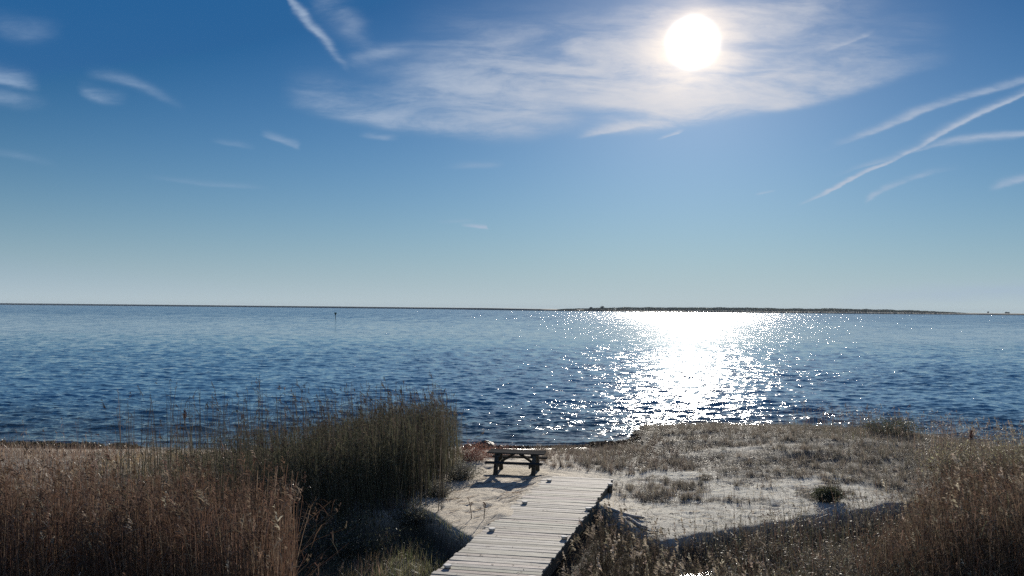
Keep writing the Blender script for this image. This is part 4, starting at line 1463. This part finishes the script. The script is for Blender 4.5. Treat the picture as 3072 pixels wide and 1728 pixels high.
def build_far_shore():
    # low marsh land: a long strip with a real breadth, left part further off
    xs = np.linspace(-4300, 4300, 500)
    u = xs / 2500.0
    yn = np.interp(xs, [-4300, -1500, -300, 80, 400, 1300, 4300], [5200, 4700, 3700, 2560, 2500, 2480, 2600])
    rows = [(-0, -.4, 0), (14, .9, 1), (60, 1.5, 1), (700, 1.7, 0)]
    V = []
    for (dy, z, wv) in rows:
        tall = np.interp(xs, [-4300, -2400, -900, -100, 140, 1200, 4300], [9.0, 7.6, 6.4, 5.2, 3.4, 3.2, 3.6])
        zz = z + (tall * (z > .5)) + wv * 1.2 * (fbm(xs * .012, xs * 0 + dy, 3, 4) - .5)
        V.append(np.stack([xs, yn + dy + 20 * fbm(xs * .004, xs * 0, 9, 3), zz], -1))
    nx = len(xs)
    V = np.concatenate(V)
    i = np.arange(len(rows) - 1)[:, None] * nx + np.arange(nx - 1)[None]
    F = np.stack([i, i + 1, i + nx + 1, i + nx], -1).reshape(-1, 4)
    o = mesh_obj('far_shore', V, F, mat_far('far_marsh', (.03, .032, .022, 1), (.055, .052, .032, 1), .02), smooth=True)
    tag(o, kind='structure')
    # the wood on it
    s = Soup()
    n = 60000
    x = rng.uniform(130, 1290, n)
    depth = rng.uniform(0, 130, n)
    top = np.interp(x, [120, 180, 260, 330, 520, 640, 760, 830, 900, 1000, 1120, 1240, 1300], [1.5, 4, 6, 8.0, 8.6, 9.2, 8.8, 8.2, 9.0, 8.6, 7.2, 4.0, .8])
    top = 1.25 * top * (.72 + .56 * fbm(x * .045, depth * .02, 5, 4))
    gap = sstep(fbm(x * .03, depth * .01, 6, 2), .26, .36)
    gap = np.where(x > 330, 1, gap)
    hh = top * gap + .8
    z = 1.2 + hh * np.sqrt(rng.random(n))
    y = 2500 + 18 + depth
    P0 = np.stack([x, y, z], -1)
    d = unit(rng.normal(0, 1, (n, 3)))
    t = np.linspace(-.5, .5, 3)[None, :, None]
    s.ribbons(P0[:, None] + d[:, None] * 1.7 * t, 1.3 * np.array([[.5, 1, .4]]) * rng.uniform(.6, 1.3, (n, 1)), unit(np.cross(d, rng.normal(0, 1, (n, 3)))), tones(n, [(.035, .042, .024), (.05, .055, .032), (.06, .055, .04)]))
    o = s.build('far_wood', M_LEAF)
    tag(o, 'long dark line of woods on the far shore under the sun', 'woods', kind='stuff')


build_far_shore()


def far_tree(label, x, y, h, r, n=500):
    root = empty('pine_tree', (x, y, 1.0))
    tag(root, label, 'tree', 'trees standing out on the far shore')
    m = MB(); m.cyl((0, 0, 0), .35, h * .72, n=8, top=[(0, .35), (h * .4, .25), (h * .72, .12)]); m.build('trunk', M_BEAM, root)
    s = Soup()
    u = unit(rng.normal(0, 1, (n, 3)))
    P0 = u * np.array([r, r, h * .24]) * rng.random((n, 1)) ** .4 + np.array([0, 0, h * .76])
    P0[:, 0] += np.where(rng.random(n) < .4, r * .5, -r * .2)
    d = unit(rng.normal(0, 1, (n, 3)))
    t = np.linspace(-.5, .5, 3)[None, :, None]
    s.ribbons(P0[:, None] + d[:, None] * 1.0 * t, .6, unit(np.cross(d, rng.normal(0, 1, (n, 3)))), tones(n, [(.035, .042, .024), (.05, .055, .032)]))
    s.build('crown', M_LEAF, root)


far_tree('rounded tree standing above the left end of the far woods', 254, 2530, 14.5, 4.6)
far_tree('smaller tree just left of the rounded one on the far shore', 222, 2528, 11.0, 3.6)
far_tree('thin lone tree on the low far shore towards the right edge', 1344, 2540, 9.0, 2.2, 260)
far_tree('spreading lone tree at the right end of the far shore', 1398, 2545, 8.0, 3.6, 300)
far_tree('small spreading tree at the very right edge of the far shore', 1412, 2560, 7.5, 3.0, 260)


# ================================================================== air
def build_haze():
    m, g = new_mat('sea_air')
    v = g.n('ShaderNodeVolumePrincipled')
    v.inputs['Color'].default_value = (.62, .76, .92, 1)
    v.inputs['Density'].default_value = HAZE
    v.inputs['Anisotropy'].default_value = -0.25
    o = g.n('ShaderNodeOutputMaterial')
    g.put(o.inputs['Volume'], v.outputs[0])
    x, y0, y1, z0, z1 = 6600, -6200, 6600, -3.0, 24.0
    V = [(sx * x, y, z) for z in (z0, z1) for (sx, y) in ((-1, y0), (1, y0), (1, y1), (-1, y1))]
    F = [(0, 3, 2, 1), (4, 5, 6, 7), (0, 1, 5, 4), (1, 2, 6, 5), (2, 3, 7, 6), (3, 0, 4, 7)]
    o = mesh_obj('haze', np.array(V), np.array(F), m)
    tag(o, 'thin pale sea air over the bay', 'haze', kind='stuff')


HAZE = 0.000045
build_haze()
